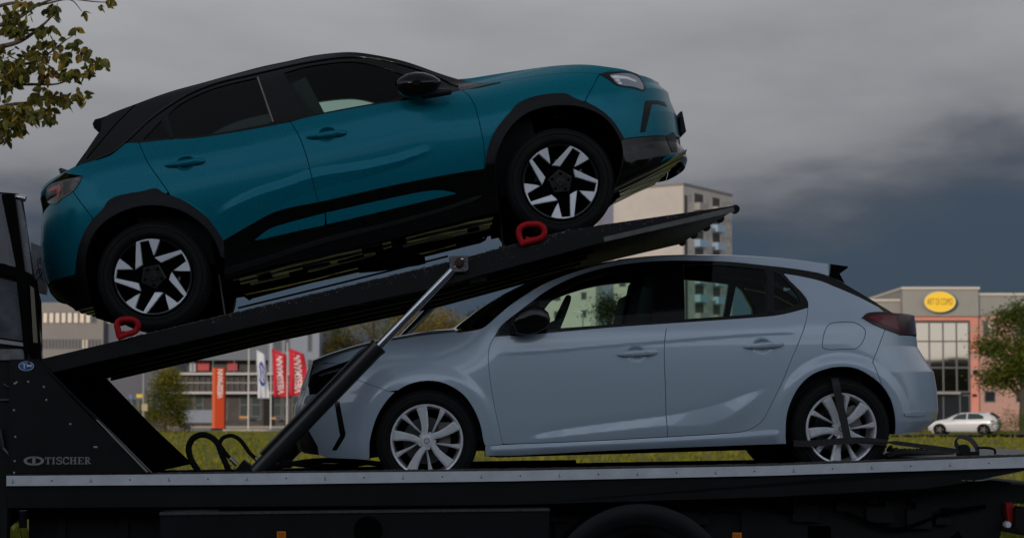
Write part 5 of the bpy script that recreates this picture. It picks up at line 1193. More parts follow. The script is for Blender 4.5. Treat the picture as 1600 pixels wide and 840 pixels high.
def tree(name, x, y, h, w, leafm, label, cat='tree', trunk_h=None, n=2600, clumps=22, leaf=.28, group=None, z=0, sparse=0, fill=1.0):
    r = thing(name, loc=(x, y, z), label=label, cat=cat, group=group); th = trunk_h if trunk_h is not None else h*.28
    lr = random.Random(int(x*13+y*7)); cl = []
    for i in range(clumps):
        a = lr.uniform(0, 2*math.pi); t = lr.random(); zz = th*.8+(h-th*.8)*(.10+.86*t); prof = math.sin(math.pi*min(1, .18+.80*t))**.7
        rr = w/2*prof*lr.uniform(.25, .88); cl.append(Vector((math.cos(a)*rr, math.sin(a)*rr, zz)))
    q = MB(); tr_top = h*.72
    if th > .3 or sparse:
        q.tube([(0, 0, -.1), (lr.uniform(-.1, .1)*w*.1, 0, th), (lr.uniform(-.1, .1)*w*.3, 0, tr_top)], [h*.028+.04, h*.018+.03, h*.006], 8)
        for c in cl: s0 = Vector((0, 0, min(c.z*.62, tr_top))); q.tube([s0, (s0+c)/2+Vector((0, 0, .05*h)), c], [h*.008+.01, h*.005+.008, .008], 5)
        q.build('trunk', BARK, r, auto=60)
    V = []; F = []; V_ = V
    for i in range(n):
        c = cl[lr.randrange(len(cl))]; s_ = w*.15*fill
        p = c+Vector((lr.gauss(0, s_), lr.gauss(0, s_), lr.gauss(0, s_*.72)))
        if p.z < th*.55: continue
        a, b_ = lr.uniform(0, 6.28), lr.uniform(-1, 1); d1 = Vector((math.cos(a), math.sin(a), b_*.7)).normalized()*leaf*lr.uniform(.5, 1.2); d2 = d1.cross(Vector((lr.uniform(-1, 1), lr.uniform(-1, 1), 1))).normalized()*leaf*.42
        k = len(V); V += [p-d1*.5, p+d2*.5, p+d1*.5, p-d2*.5]; F.append((k, k+1, k+2, k+3))
    obj('crown', V, F, leafm, r); return r
# ---- buildings
class Face:
    """s metres along, z up, out = metres in front of the wall"""
    def __init__(s, org, dirv): s.o = Vector((org[0], org[1], 0)); s.d = Vector((*dirv, 0)).normalized(); s.n = Vector((s.d.y, -s.d.x, 0))
    def p(s, a, z, out=0): return s.o+s.d*a+s.n*out+Vector((0, 0, z))
    def box(s, q, a0, a1, z0, z1, o0, o1): return q.prism([s.p(a0, z0, o0), s.p(a1, z0, o0), s.p(a1, z1, o0), s.p(a0, z1, o0)], s.n*(o1-o0))
def bpart(root, q, name, m, parent=None, **k):
    o = q.build(name, m, parent or root, **k)
    if parent is None: o.matrix_parent_inverse = Matrix.Translation(-Vector(root.location))
    return o
GLS = mat('window_glass_dark', (.020, .024, .030), .06, 0, 0, spec=.8); FRM = mat('window_frame_grey', (.10, .10, .105), .5)
WARMG = mat('painted_glare_pane', (.62, .52, .40), .35)  # bright sky reflection painted as a cream pane colour
def window(root, f, a0, a1, z0, z1, glassm=None, frame=.08, mull=(), trans=(), parent=None, fm=None):
    q = MB(); fm = fm or FRM
    f.box(q, a0, a0+frame, z0, z1, 0, .06); f.box(q, a1-frame, a1, z0, z1, 0, .06); f.box(q, a0+frame, a1-frame, z0, z0+frame, 0, .06); f.box(q, a0+frame, a1-frame, z1-frame, z1, 0, .06)
    for m_ in mull: f.box(q, m_-frame/2, m_+frame/2, z0+frame, z1-frame, 0, .055)
    for t_ in trans: f.box(q, a0+frame, a1-frame, t_-frame/2, t_+frame/2, 0, .050)
    w_ = bpart(root, q, 'window', fm, parent); q = MB(); f.box(q, a0+frame*.5, a1-frame*.5, z0+frame*.5, z1-frame*.5, .004, .02); g = bpart(root, q, 'pane', glassm or GLS, w_); return w_
def X(px, Y): return at(px, 650, Y).x
def Z(py, Y): return CAMZ+(HORIZ-py)*Y/FPX*1.0
# -- tower block
Yc = 262.0; cx = X(1069, Yc); zt = Z(287.5, Yc)
dr = Vector((X(1145, 275.5)-cx, 275.5-Yc)); dr.normalize(); dl = Vector((-dr.y, dr.x))
tower = thing('tower_block', loc=(cx, Yc, 0), label='tall beige high-rise block with balconies behind the loading ramp', cat='building')
beige = mat('sunlit_render', (.44, .405, .37), .85, noise=(.25, .10, 8)); beige2 = mat('shaded_side_render', (.40, .37, .34), .85, noise=(.3, .12, 8)); balb = mat('blue_balcony_panel', (.26, .36, .48), .6); dkr = mat('recess_shade', (.05, .045, .04), .8); conc = mat('weathered_concrete', (.28, .26, .24), .85, noise=(.3, .2))  # render in two tones: sunlit, and darker for the shaded balcony side
Lr, Ll = 16.3, 12.4
c0 = Vector((cx, Yc)); 
def P4(a, b, c_, d_, z0, z1): q = MB(); q.prism([(a.x, a.y, z0), (b.x, b.y, z0), (c_.x, c_.y, z0), (d_.x, d_.y, z0)], (0, 0, z1-z0)); return q
bpart(tower, P4(c0, c0+dr*Lr, c0+dr*Lr+dl*Ll, c0+dl*Ll, 0, zt), 'wall', beige)
bpart(tower, P4(c0+dl*Ll+dr*1.5, c0+dl*Ll+dr*(Lr-1), c0+dl*(Ll+3)+dr*(Lr-1), c0+dl*(Ll+3)+dr*1.5, 0, zt-.8), 'stair_tower', mat('slate_blue_render', (.16, .17, .24), .8))
bpart(tower, P4(c0+dl*(Ll+3)-dr*.5, c0+dl*(Ll+3)+dr*Lr, c0+dl*(Ll+15)+dr*Lr, c0+dl*(Ll+15)-dr*.5, 0, zt-2.2), 'side_wing', beige)
bpart(tower, P4(c0-dr*.15-dl*.15, c0+dr*(Lr+.15)-dl*.15, c0+dr*(Lr+.15)+dl*(Ll+.1), c0-dr*.15+dl*(Ll+.1), zt, zt+.35), 'roof_edge', mat('roof_trim', (.18, .17, .17), .7))
fr = Face(c0, dr)       # balcony side
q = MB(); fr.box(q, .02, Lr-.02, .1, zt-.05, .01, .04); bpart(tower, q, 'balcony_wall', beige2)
fh = 2.85; nfl = int(zt/fh)
for i in range(nfl):
    z0 = zt-.7-(i+1)*fh+.2
    if z0 < 2: break
    for (a0, a1) in ((3.6, 6.4), (9.6, 12.0)):
        q = MB(); fr.box(q, a0, a1, z0+1.0, z0+2.5, .04, .06); op = bpart(tower, q, 'balcony_opening', dkr)  # flat dark sheet painted for the shade inside the balcony
        q = MB(); fr.box(q, a0-.05, a1+.05, z0-.15, z0+1.0, .04, 1.0); bpart(tower, q, 'balcony', balb if (i+int(a0)) % 3 else conc)
    for a0 in (1.9, 7.6, 8.6, 12.9, 13.4): 
        if rnd.random() < .8: window(tower, fr, a0, a0+.55, z0+1.0, z0+2.0, frame=.06)
    window(tower, fr, 14.5, 15.8, z0+.6, z0+2.2)
q = MB(); fr.box(q, .35, 1.2, 3, zt-1.5, .04, .07); bpart(tower, q, 'stair_slot', dkr)  # flat dark strip painted for the shade in the recess
fl_ = Face(c0+dl*Ll, -dl)   # sunlit gable
for i in range(nfl-1):
    z0 = zt-1.2-(i+1)*fh
    if z0 > 3 and i > 0: window(tower, fl_, 1.0, 2.2, z0+.3, z0+1.5)
fw = Face(c0+dl*(Ll+15)-dr*.5, -dl)
for i in range(nfl-1):
    z0 = zt-3-(i+1)*fh
    if z0 > 3: window(tower, fw, 4.2, 5.4, z0+.3, z0+1.5); window(tower, fw, 9.3, 10.3, z0+.3, z0+1.5)
# -- pink showroom
Yp = 158.0; pr = thing('showroom', loc=(X(1470, Yp), Yp, 0), label='pink rendered showroom with tall glazed entrance and yellow oval sign', cat='building')
pink = mat('pink_render', (.60, .235, .175), .85, noise=(.3, .14, 8)); pink2 = mat('sandy_pink_render', (.46, .27, .22), .85, noise=(.35, .18, 8)); corn = mat('ribbed_grey_cladding', (.26, .25, .23), .6, noise=(.3, .1)); cap_ = mat('cornice_cap', (.50, .46, .40), .6)
def hx(px): return X(px, Yp)
f = Face((0, Yp), (1, 0))
def Bx(x0, x1, y0, y1, d0, d1, name, m, par=None):
    q = MB(); f.box(q, hx(x0), hx(x1), Z(y1, Yp) if y1 is not None else 0, Z(y0, Yp), -d1, -d0); return bpart(pr, q, name, m, par)
Bx(1360, 1411, 470, None, .6, 16, 'wall', corn); Bx(1411, 1530, 494, None, 0, 16, 'wall', pink); Bx(1530, 1800, 492, None, .5, 16, 'wall', pink2)
Bx(1411, 1530, 452, 493.8, -.25, 15, 'cornice', corn); Bx(1409.5, 1531.5, 448, 452, -.4, 15.2, 'cornice_cap', cap_); Bx(1530.2, 1800, 461, 492, .3, 15, 'cornice', corn); Bx(1530.5, 1800, 457, 461, .15, 15.2, 'cornice_cap', cap_); Bx(1360, 1410.5, 466, 469.8, .45, 15, 'cornice_cap', cap_)
Bx(1531, 1539, 446, 457, 2, 4, 'roof_vent', M['truck2'])
for k in range(22):
    x_ = 1412+k*5.35; 
# curtain wall
cw_ = [1430, 1453, 1474.5, 1495.5, 1516]
q = MB(); Yf = Yp
zt_, zb_ = Z(502, Yp), Z(613, Yp)
f.box(q, hx(1428.5), hx(1517), 0.1, zt_+.1, .0, .03); back_ = bpart(pr, q, 'glazing_surround', M['truck2'])
w_ = window(pr, f, hx(1430), hx(1516), zb_, zt_, glassm=mat('mirror_glazing', (.42, .38, .32), .03, 1.0), frame=.14, mull=[hx(x) for x in cw_[1:-1]], trans=[Z(533, Yp), Z(574, Yp)])
w_.location.y -= .03
Bx(1425, 1497, 612, 615.5, -1.0, 0, 'canopy', conc)
w_ = window(pr, f, hx(1430), hx(1516), .2, Z(616, Yp), frame=.12, mull=[hx(x) for x in (1452, 1474, 1500)]); w_.location.y -= .03
f2 = Face((0, Yp+.5), (1, 0))
for (x0, x1, y0, y1) in ((1540, 1546, 500, 525), (1540.5, 1558, 610, 628), (1590, 1606, 612, 628), (1590, 1606, 500, 525), (1640, 1656, 610, 628)): window(pr, f2, hx(x0), hx(x1), Z(y1, Yp), Z(y0, Yp), frame=.1)
window(pr, f2, hx(1546.3), hx(1557), Z(525, Yp), Z(500, Yp), glassm=WARMG, frame=.08)
q = MB(); q.box((hx(1524), Yp-.2, Z(581, Yp)), (.35, .4, .4)); q.box((hx(1522), Yp-.2, Z(617, Yp)), (.3, .3, .2)); bpart(pr, q, 'wall_lamp', M['truck2'])
for y0, w0 in ((510, 6), (552, 6), (575, 6)): Bx(1517.5, 1529, y0, y0+10, -.004, .0, 'lighter_panel', pink2)
# oval sign
sg = thing('oval_sign', loc=(hx(1467), Yp-.6, Z(472, Yp)), label='yellow oval shop sign reading ART DI COMO on the showroom cornice', cat='sign')
q = MB(); q.lathe([(0, -.22), (.96, -.22), (1, -.18), (1, .14), (0, .14)], 48); q.v = [(v[0]*1.50+.10, v[1], v[2]*.98) for v in q.v]; q.build('sign_case', mat('black_sign_case', (.01, .01, .012), .4), sg, auto=40)
q = MB(); q.lathe([(0, -.255), (.985, -.255), (1, -.225), (0, -.225)], 48); q.v = [(v[0]*1.46, v[1], v[2]*.96) for v in q.v]; q.build('sign_face', mat('sunny_yellow_sign', (.85, .52, .02), .35, emit=((1, .62, .05), .12)), sg, auto=40)
q = MB(); q.lathe([(.955, -.262), (1.0, -.262), (1.0, -.256), (.955, -.256)], 48, closed=True); q.v = [(v[0]*1.46, v[1], v[2]*.96) for v in q.v]; q.build('sign_rim', mat('pale_green_rim', (.50, .60, .42), .4), sg)
text_obj('sign_lettering', 'ART DI COMO', 1, Matrix.Translation((0, -.258, 0.02)) @ Matrix.Rotation(math.pi/2, 4, 'X'), mat('ochre_letters', (.22, .12, .01), .5), sg, depth=.01, width=2.35, height=.62)
# -- modern office on the left
Yo = 194.0; of = thing('office_building', loc=(X(350, Yo), Yo, 0), label='long modern office with louvred terrace and red panels behind the flags', cat='building')
f = Face((0, Yo), (1, 0)); ox = lambda px: X(px, Yo); oz = lambda py: Z(py, Yo)
lg = mat('pale_grey_facade', (.19, .22, .27), .6, noise=(.3, .06)); slat = mat('brown_slats', (.050, .042, .038), .7, noise=(1.2, .4)); beam = mat('white_beam', (.42, .41, .40), .6); redp = mat('red_panel', (.40, .02, .025), .5)
def Ox(x0, x1, y0, y1, d0, d1, name, m, par=None):
    q = MB(); f.box(q, ox(x0), ox(x1), oz(y1) if y1 is not None else 0, oz(y0), -d1, -d0); return bpart(of, q, name, m, par)
Ox(416, 496, 500, 582, 1.5, 14, 'upper_storey', lg); Ox(278, 416, 561, 582, 5, 14, 'terrace_wall', mat('dark_terrace', (.03, .03, .032), .6)); Ox(262, 416, 508, 561, 3, 14, 'upper_storey', mat('mid_grey_facade', (.11, .125, .15), .6, noise=(.3, .1)))
Ox(262, 496, 586, 612, .5, 14, 'louvre_band', slat); Ox(262, 496, 615, None, 1.5, 14, 'ground_storey', slat)
Ox(262, 497, 582, 585.5, -.6, 2, 'floor_beam', beam); Ox(262, 440, 611.5, 615, -.6, 2, 'floor_beam', beam)
Ox(262, 500, 665, None, -1.2, 2, 'base_plinth', mat('beige_plinth', (.30, .26, .22), .8))
fo = Face((0, Yo+1.5), (1, 0)); YY = Yo+1.5
for (x0, x1, y0, y1) in ((480, 487, 521, 549), (480, 487, 561, 576), (444, 452, 518, 549), (426, 440, 530, 549), (426, 440, 560, 578)): window(of, fo, X(x0, YY), X(x1, YY), Z(y1, YY), Z(y0, YY), frame=.1)
Ox(296, 315, 563, 577, 4.6, 5, 'red_panel', redp); Ox(344, 360, 562, 577, 4.6, 5, 'red_panel', redp); Ox(284, 294, 565, 579, 4.4, 5, 'planter', mat('white_blind', (.35, .36, .38), .6))
for x0 in (300, 332, 365, 400): Ox(x0, x0+1.2, 560, 582, -.2, .0, 'terrace_post', FRM)
for k in range(26):
    x0 = 263+k*9; Ox(x0, x0+.9, 586, 612, .3, .5, 'louvre_post', FRM)
Ox(262, 496, 597, 598, .28, .3, 'louvre_rail', beam)
glz = mat('shop_glazing', (.06, .075, .075), .05, 0, 0, spec=.9)
for (x0, x1) in ((286, 302), (304, 318), (340, 356), (374, 390), (392, 408), (428, 440), (442, 452), (456, 468), (472, 486)):
    window(of, fo, X(x0, YY), X(x1, YY), .9, Z(618, YY), glassm=glz, frame=.1, mull=(), trans=(Z(632, YY), Z(650, YY)))
Ox(409, 425, 620, None, 1.3, 1.5, 'black_door_block', M['truck2'])
for (x0, x1, y0, m_) in ((374, 388, 649.5, 'a'), (424, 431, 651, 'b')): Ox(x0, x1, y0, y0+3.5, -.05, .1, 'yellow_strip', mat('orange_strip', (.45, .20, .03), .5))
Ox(262, 330, 640, 660, 1.2, 1.45, 'grey_panel', lg)
# -- far left office with sky glare painted on its panes
Yl = 232.0; ol = thing('office_building', loc=(X(150, Yl), Yl, 0), label='grey brown office block with a bright row of windows beside the truck cab', cat='building')
f3 = Face((0, Yl), (1, 0)); lx = lambda px: X(px, Yl); lz = lambda py: Z(py, Yl)
def Lx(x0, x1, y0, y1, d0, d1, name, m, par=None):
    q = MB(); f3.box(q, lx(x0), lx(x1), lz(y1) if y1 is not None else 0, lz(y0), -d1, -d0); return bpart(ol, q, name, m, par)
tau = mat('taupe_cladding', (.20, .185, .17), .7, noise=(.2, .12)); tau2 = mat('blue_grey_cladding', (.085, .09, .11), .7, noise=(.2, .12))
Lx(-60, 160, 472, None, 0, 18, 'wall', tau); Lx(160, 262, 482, None, 1, 18, 'wall', tau2)
for k in range(14):
    x0 = 45+k*9.6
    if x0+9 > 182: break
    window(ol, f3 if x0 < 150 else Face((0, Yl+1), (1, 0)), lx(x0), lx(x0+9), lz(505), lz(487), glassm=WARMG if k % 3 != 1 or k < 10 else GLS, frame=.12)
for k in range(20):
    x0 = 64+k*5.2
    if x0 > 155: break
    window(ol, f3, lx(x0), lx(x0+4.8), lz(545), lz(529), frame=.10, glassm=GLS if k not in (12, 13) else WARMG)
f4 = Face((0, Yl+1), (1, 0))
for k in range(9): window(ol, f4, X(164+k*10.5, Yl+1), X(173+k*10.5, Yl+1), .6, Z(622, Yl+1), frame=.12, glassm=glz)
window(ol, f4, X(200, Yl+1), X(207, Yl+1), Z(628, Yl+1), Z(616, Yl+1), glassm=mat('blue_poster', (.05, .12, .35), .5))
# ---- orange pylon, flags, poles
Yg = gy(672.5)
py_ = thing('pylon_sign', loc=(X(330, Yg), Yg+4, 0), label='tall orange pylon sign with white vertical lettering on the lawn', cat='sign')
b0 = Vector(py_.location); Yq = Yg+4
q = MB(); wpy = X(339, Yq)-X(320, Yq); hpy = Z(572, Yq); q.box((0, 0, hpy/2), (wpy, .9, hpy-.3)); q.build('sign_body', mat('orange_sign_paint', (.46, .042, .004), .6, spec=.2), py_)
q = MB(); q.box((0, 0, .1), (wpy+.15, 1.0, .2)); q.build('plinth', M['truck2'], py_)
q = MB(); q.box((-wpy/2+.14, -.452, hpy/2), (.26, .004, hpy-.32)); q.build('sign_edge', mat('light_orange_edge', (.56, .085, .010), .6), py_)
WH = mat('white_letters', (.70, .68, .66), .5)
def vtext(parent, x, z0, z1, width, yoff, m, s='VIESSMANN', name='lettering'):
    """lettering reading upwards; the double S is set as a framed pair as on the sign"""
    mt = Matrix.Translation((x, yoff, (z0+z1)/2)) @ Matrix.Rotation(math.pi/2, 4, 'X') @ Matrix.Rotation(math.pi/2, 4, 'Z')
    return text_obj(name, s, 1, mt, m, parent, depth=.01, width=(z1-z0), height=width, bold=.012)
ptx = vtext(py_, .18, Z(622, Yq), Z(577, Yq), .50, -.455, WH)
flw = mat('flag_white', (.60, .62, .66), .8); flr = mat('flag_red', (.52, .012, .03), .8)
def flagpole(px, ytop, label, flagpx, fm, ftype, pybase=672):
    Y = gy(pybase); r = thing('flagpole', loc=(X(px, Y), Y, 0), label='white flagpole '+label, cat='flagpole', group='flagpoles on the lawn')
    h = Z(ytop, Y); q = MB(); q.tube([(0, 0, -.1), (0, 0, h*.5), (0, 0, h)], [.07, .06, .045], 12); q.lathe([(0, h+.08), (.06, h+.05), (.06, h), (0, h)], 12, axis='Z'); q.build('pole', mat('white_pole', (.55, .54, .50), .4), r, auto=50)
    # cloth: traced outline turned into a rippled sheet
    y0 = Y; cl = thing('flag', loc=(X(px, Y), Y, Z(flagpx[0][1], Y)), label=label[0], cat='flag') if False else None
    return r, Y, h
flags = [(388, 545, (401, 546, 418, 622), 'with the white flag bearing a blue oval', 'white flag with a blue oval emblem hanging from the left pole'),
         (423, 538, (425, 544, 447, 620), 'between the white flag and the last red flag', 'red flag with white vertical lettering, nearer the white flag'),
         (448.5, 536, (452, 543, 474, 618), 'nearest the car nose with a red flag', 'red flag with white vertical lettering, nearest the hatchback nose')]
for k, (px, ytop, (x0, y0, x1, y1), plab, flab) in enumerate(flags):
    Y = gy(672+.3*(k == 0)); r, Y, h = flagpole(px, ytop, plab, ((x0, y0),), None, None)
    xa, xb = X(x0-1 if k else x0-1, Y), X(x1, Y); za, zb2 = Z(y1, Y), Z(y0, Y); fl0 = thing('flag', loc=(xa, Y-.05, zb2), label=flab, cat='flag', group='banner flags'); n_, m_ = 16, 30; V = []
    def warp(a, b, xa=xa, xb=xb, za=za, zb2=zb2, k=k):     # a,b in 0..1 (b from the top)
        skew = (.30*a*(1-b)**2) if k else .25*a*(1-b)
        lean = (xb-xa)*.10*b if k < 2 else (xb-xa)*(.35*math.sin(b*2.6)*a*.6)
        x = a*(xb-xa)*(1-.25*(k == 0)*(1-b)) + lean + ((xb-xa)*.05*b)
        z = -(b*(zb2-za)) - skew*(zb2-za)*.42; y = .16*math.sin(a*5+b*4+k)+.07*math.sin(a*13+b*3)
        return (x, y, z)
    V = [warp(i/n_, j/m_) for j in range(m_+1) for i in range(n_+1)]; F = [(j*(n_+1)+i, (j+1)*(n_+1)+i, (j+1)*(n_+1)+i+1, j*(n_+1)+i+1) for j in range(m_) for i in range(n_)]
    cl_ = obj('flag_cloth', V, F, flr if k else flw, fl0, smooth=True)
    sld = cl_.modifiers.new('t', 'SOLIDIFY'); sld.thickness = .012
    q = MB(); 
    for z_ in (0, -.5, -1): q.tube([(X(px, Y)-xa, 0, z_*(zb2-za)*.97-.05), (0.02, 0, z_*(zb2-za)*.97-.05)], .012, 5)
    q.build('flag_clip', FRM, fl0)
    def print_on(verts, faces, a_of, name, m, fl0=fl0, warp=warp):
        V = []
        for v in verts:
            a, b = a_of(v); p = warp(a, b); V.append((p[0], p[1]-.022, p[2]))
        return obj(name, V, faces, m, fl0)
    if k:
        v, fcs = text_mesh('VIESSMANN', 1, bold=.02); xs = [p[0] for p in v]; ys = [p[1] for p in v]; mx, Mx, my, My = min(xs), max(xs), min(ys), max(ys)
        print_on(v, fcs, lambda p: (.30+.42*(1-(p[1]-my)/(My-my)) if False else .72-.42*((p[1]-my)/(My-my)), .94-.84*(p[0]-mx)/(Mx-mx)), 'lettering', WH)
    else:
        n2 = 40; v = [(0, 0)]+[(math.cos(2*math.pi*i/n2), math.sin(2*math.pi*i/n2)) for i in range(n2)]; v2 = v+[(x*.5, y*.5) for x, y in v[1:]]
        fcs = [(0, n2+1+i, n2+1+(i+1) % n2) for i in range(n2)]+[(n2+1+i, 1+i, 1+(i+1) % n2, n2+1+(i+1) % n2) for i in range(n2)]
        print_on(v2, fcs, lambda p: (.52+.36*p[0], .47+.27*p[1]), 'blue_oval', mat('emblem_blue', (.01, .05, .30), .6))
        v, fcs = text_mesh('Ford', 1, shear=.35, bold=.02); xs = [p[0] for p in v]; ys = [p[1] for p in v]; mx, Mx, my, My = min(xs), max(xs), min(ys), max(ys)
        vs = [(p[0], p[1]) for p in v]; V = []
        for p in v:
            a, b = .66-.28*((p[1]-my)/(My-my)), .66-.38*(p[0]-mx)/(Mx-mx); w3 = warp(a, b); V.append((w3[0], w3[1]-.035, w3[2]))
        obj('lettering', V, fcs, WH, fl0)
# low fence rail behind poles
fr_ = thing('lawn_edging', loc=(X(420, 150), 150, 0), label='low pale edging along the lawn at the foot of the flagpoles', cat='edging'); MB().box((0, 0, .1), (8, .3, .2)).build('edging', mat('edge_stone', (.35, .32, .28), .8), fr_)
# street lamps
lp = thing('street_lamp', loc=(X(224, 120), 120, 0), label='grey lamp post beside the small bushy tree on the left', cat='lamp post', group='street lamps')
q = MB(); q.tube([(0, 0, 0), (0, 0, 4), (0, 0, Z(520, 120))], [.10, .08, .06], 10); q.build('pole', mat('galvanised_pole', (.22, .22, .22), .5), lp, auto=50)
q = MB(); q.box((.1, 0, Z(636, 120)), (.4, .25, .5)); q.build('sign_box', mat('yellow_grey_box', (.35, .30, .15), .5), lp); q = MB(); q.box((-.25, 0, Z(618, 120)), (.5, .05, .25)); q.build('yellow_sign', mat('yellow_sign', (.6, .42, .03), .5), lp)
Yk = 120; lp2 = thing('street_lamp', loc=(X(911, Yk), Yk, 0), label='street lamp seen through the front side window of the hatchback', cat='lamp post', group='street lamps')
zk = Z(493, Yk); q = MB(); q.tube([(0, 0, 0), (0, 0, zk*.6), (0, 0, zk), (-.06, 0, zk+.12), (-.3, 0, zk+.2)], [.09, .07, .05, .05, .04], 10); q.build('pole', mat('lamp_pole_grey', (.20, .21, .21), .5), lp2, auto=50)
q = MB(); q.prism([(-.05, -.16, zk+.12), (-.68, -.14, zk+.22), (-.72, -.1, zk+.32), (-.3, -.12, zk+.36), (-.02, -.14, zk+.26)], (0, .3, 0)); q.build('lamp_head', mat('lamp_head_pale', (.45, .47, .45), .4), lp2, auto=30)
# ---- white hatchback in the distance
def far_car():
    Y = gy(682.5); r = thing('parked_car', loc=(X(1506, Y), Y, .20), label='small white hatchback parked in front of the pink showroom', cat='car'); r.rotation_euler = (0, 0, R(-24)); r.scale = (1.02, 1.0, .92)
    wp = mat('white_car_paint', (.60, .62, .64), .3, 0, .8)
    # stations along x (front = -): z bottom, z sill edge, z belt, z top, half width, half width top
    S = [(-2.12, .34, .45, .58, .60, .42, .30), (-2.05, .26, .40, .66, .69, .66, .50), (-1.85, .22, .40, .76, .80, .82, .66), (-1.4, .20, .4, .88, .93, .88, .72), (-1.0, .19, .4, .94, 1.0, .89, .70), (-.45, .18, .4, .96, 1.30, .89, .62), (-.1, .18, .4, .97, 1.42, .895, .58), (.5, .18, .4, .98, 1.46, .895, .58), (1.1, .18, .4, 1.0, 1.44, .89, .57), (1.6, .2, .4, 1.03, 1.38, .88, .55), (1.95, .24, .42, 1.05, 1.20, .85, .58), (2.08, .30, .45, .98, 1.02, .78, .60), (2.14, .36, .48, .70, .74, .66, .55)]
    V = []; F = []
    for x, zb, zs, zl, zt_, hw, ht in S:
        ring = [(0, zb), (hw*.8, zb), (hw*.97, zs), (hw, (zs+zl)/2), (hw*.97, zl), ((hw*.5+ht*.5), (zl*.4+zt_*.6)), (ht, zt_-.02), (ht*.6, zt_+.01), (0, zt_+.02)]
        full = ring+[(-a, b) for a, b in ring[-2:0:-1]]; V += [(x, a, b) for a, b in full]
    m_ = 16
    for i in range(len(S)-1):
        for j in range(m_): F.append((i*m_+j, i*m_+(j+1) % m_, (i+1)*m_+(j+1) % m_, (i+1)*m_+j))
    F += [tuple(range(m_)), tuple(range((len(S)-1)*m_, len(S)*m_))[::-1]]
    q = MB(); q.add(V, F); b = q.build('body', wp, r, auto=35); 
    for sg_ in (-1, 1):
        for pts in ([(-.62, 1.0), (-.22, 1.33), (.28, 1.40), (.28, 1.0)], [(.36, 1.0), (.36, 1.40), (.95, 1.38), (1.28, 1.22), (1.30, 1.03)]):
            def yy(x, z): return sg_*(.890-(z-.96)*.50+.014)
            q = MB(); q.prism([(x, yy(x, z), z) for x, z in pts], (0, -.03*sg_, 0)); q.build('side_window', mat('far_car_glass', (.03, .045, .045), .05, 0, 1), r)
        q = MB(); q.box((.10, sg_*.9, .80), (.16, .03, .025)); q.box((1.0, sg_*.9, .84), (.16, .03, .025)); q.build('door_handle', wp, r)
        q = MB(); q.box((-.55, sg_*.98, 1.02), (.12, .18, .11)); q.build('side_mirror', wp, r)
        q = MB(); q.prism([(2.02, sg_*.55, .92), (2.10, sg_*.55, .80), (2.02, sg_*.83, .80), (1.80, sg_*.885, .86), (1.80, sg_*.885, .93)], (.03, .015*sg_, .0)); q.build('tail_lamp', M['redlens'], r)
        for x in (-1.32, 1.30):
            q = MB(); q.lathe([(.20, .02), (.22, 0), (.31, 0), (.325, .02), (.325, .2), (.2, .2)], 32, c=(0, 0, 0)); q.v = [(x+a, sg_*(.91-b_), .325+c_) for a, b_, c_ in q.v]; w_ = q.build('wheel', M['rubber'], r, auto=40)
            q = MB(); q.lathe([(0, .03), (.05, .015), (.21, .03)], 24); 
            for i in range(5): a = 2*math.pi*i/5; q.box((.12*math.cos(a), .015, .12*math.sin(a)), (.18, .02, .05), Matrix.Rotation(-a, 3, 'Y'))
            q.v = [(x+a, sg_*(.91-b_), .325+c_) for a, b_, c_ in q.v]; q.build('wheel_rim', mat('far_rim', (.14, .14, .15), .5), w_)
            q = MB(); q.lathe([(0, 0), (.385, 0), (.385, .01)], 28); q.v = [(x+a, sg_*(.897-b_), .335+c_) for a, b_, c_ in q.v]; q.build('wheel_arch', M['dark'], r)
    q = MB(); q.prism([(1.62, -.52, 1.39), (1.62, .52, 1.39), (2.03, .66, 1.08), (2.03, -.66, 1.08)], (.06, 0, .06)); q.build('rear_window', mat('far_car_rear_glass', (.006, .006, .007), .6, spec=.1), r)
    q = MB(); q.prism([(-.98, -.62, 1.01), (-.98, .62, 1.01), (-.14, .52, 1.42), (-.14, -.52, 1.42)], (-.03, 0, .03)); q.build('windscreen', mat('far_car_screen', (.02, .03, .03), .4, spec=.2), r)
    q = MB(); q.box((2.13, 0, .62), (.04, .5, .12)); q.build('number_plate', mat('plate_white', (.6, .6, .58), .5), r)
    q = MB(); q.box((1.5, 0, 1.395), (.4, 1.0, .035)); q.build('spoiler', wp, r)
far_car()
# bollard / post next to the entrance
bo = thing('info_post', loc=(X(1459, 125), 125, .1), label='slim pale post standing left of the white parked car', cat='post'); q = MB(); q.box((0, 0, .8), (.22, .12, 1.7)); q.box((0, 0, 1.7), (.3, .16, .12)); q.build('post', mat('pale_post', (.45, .43, .40), .5), bo)
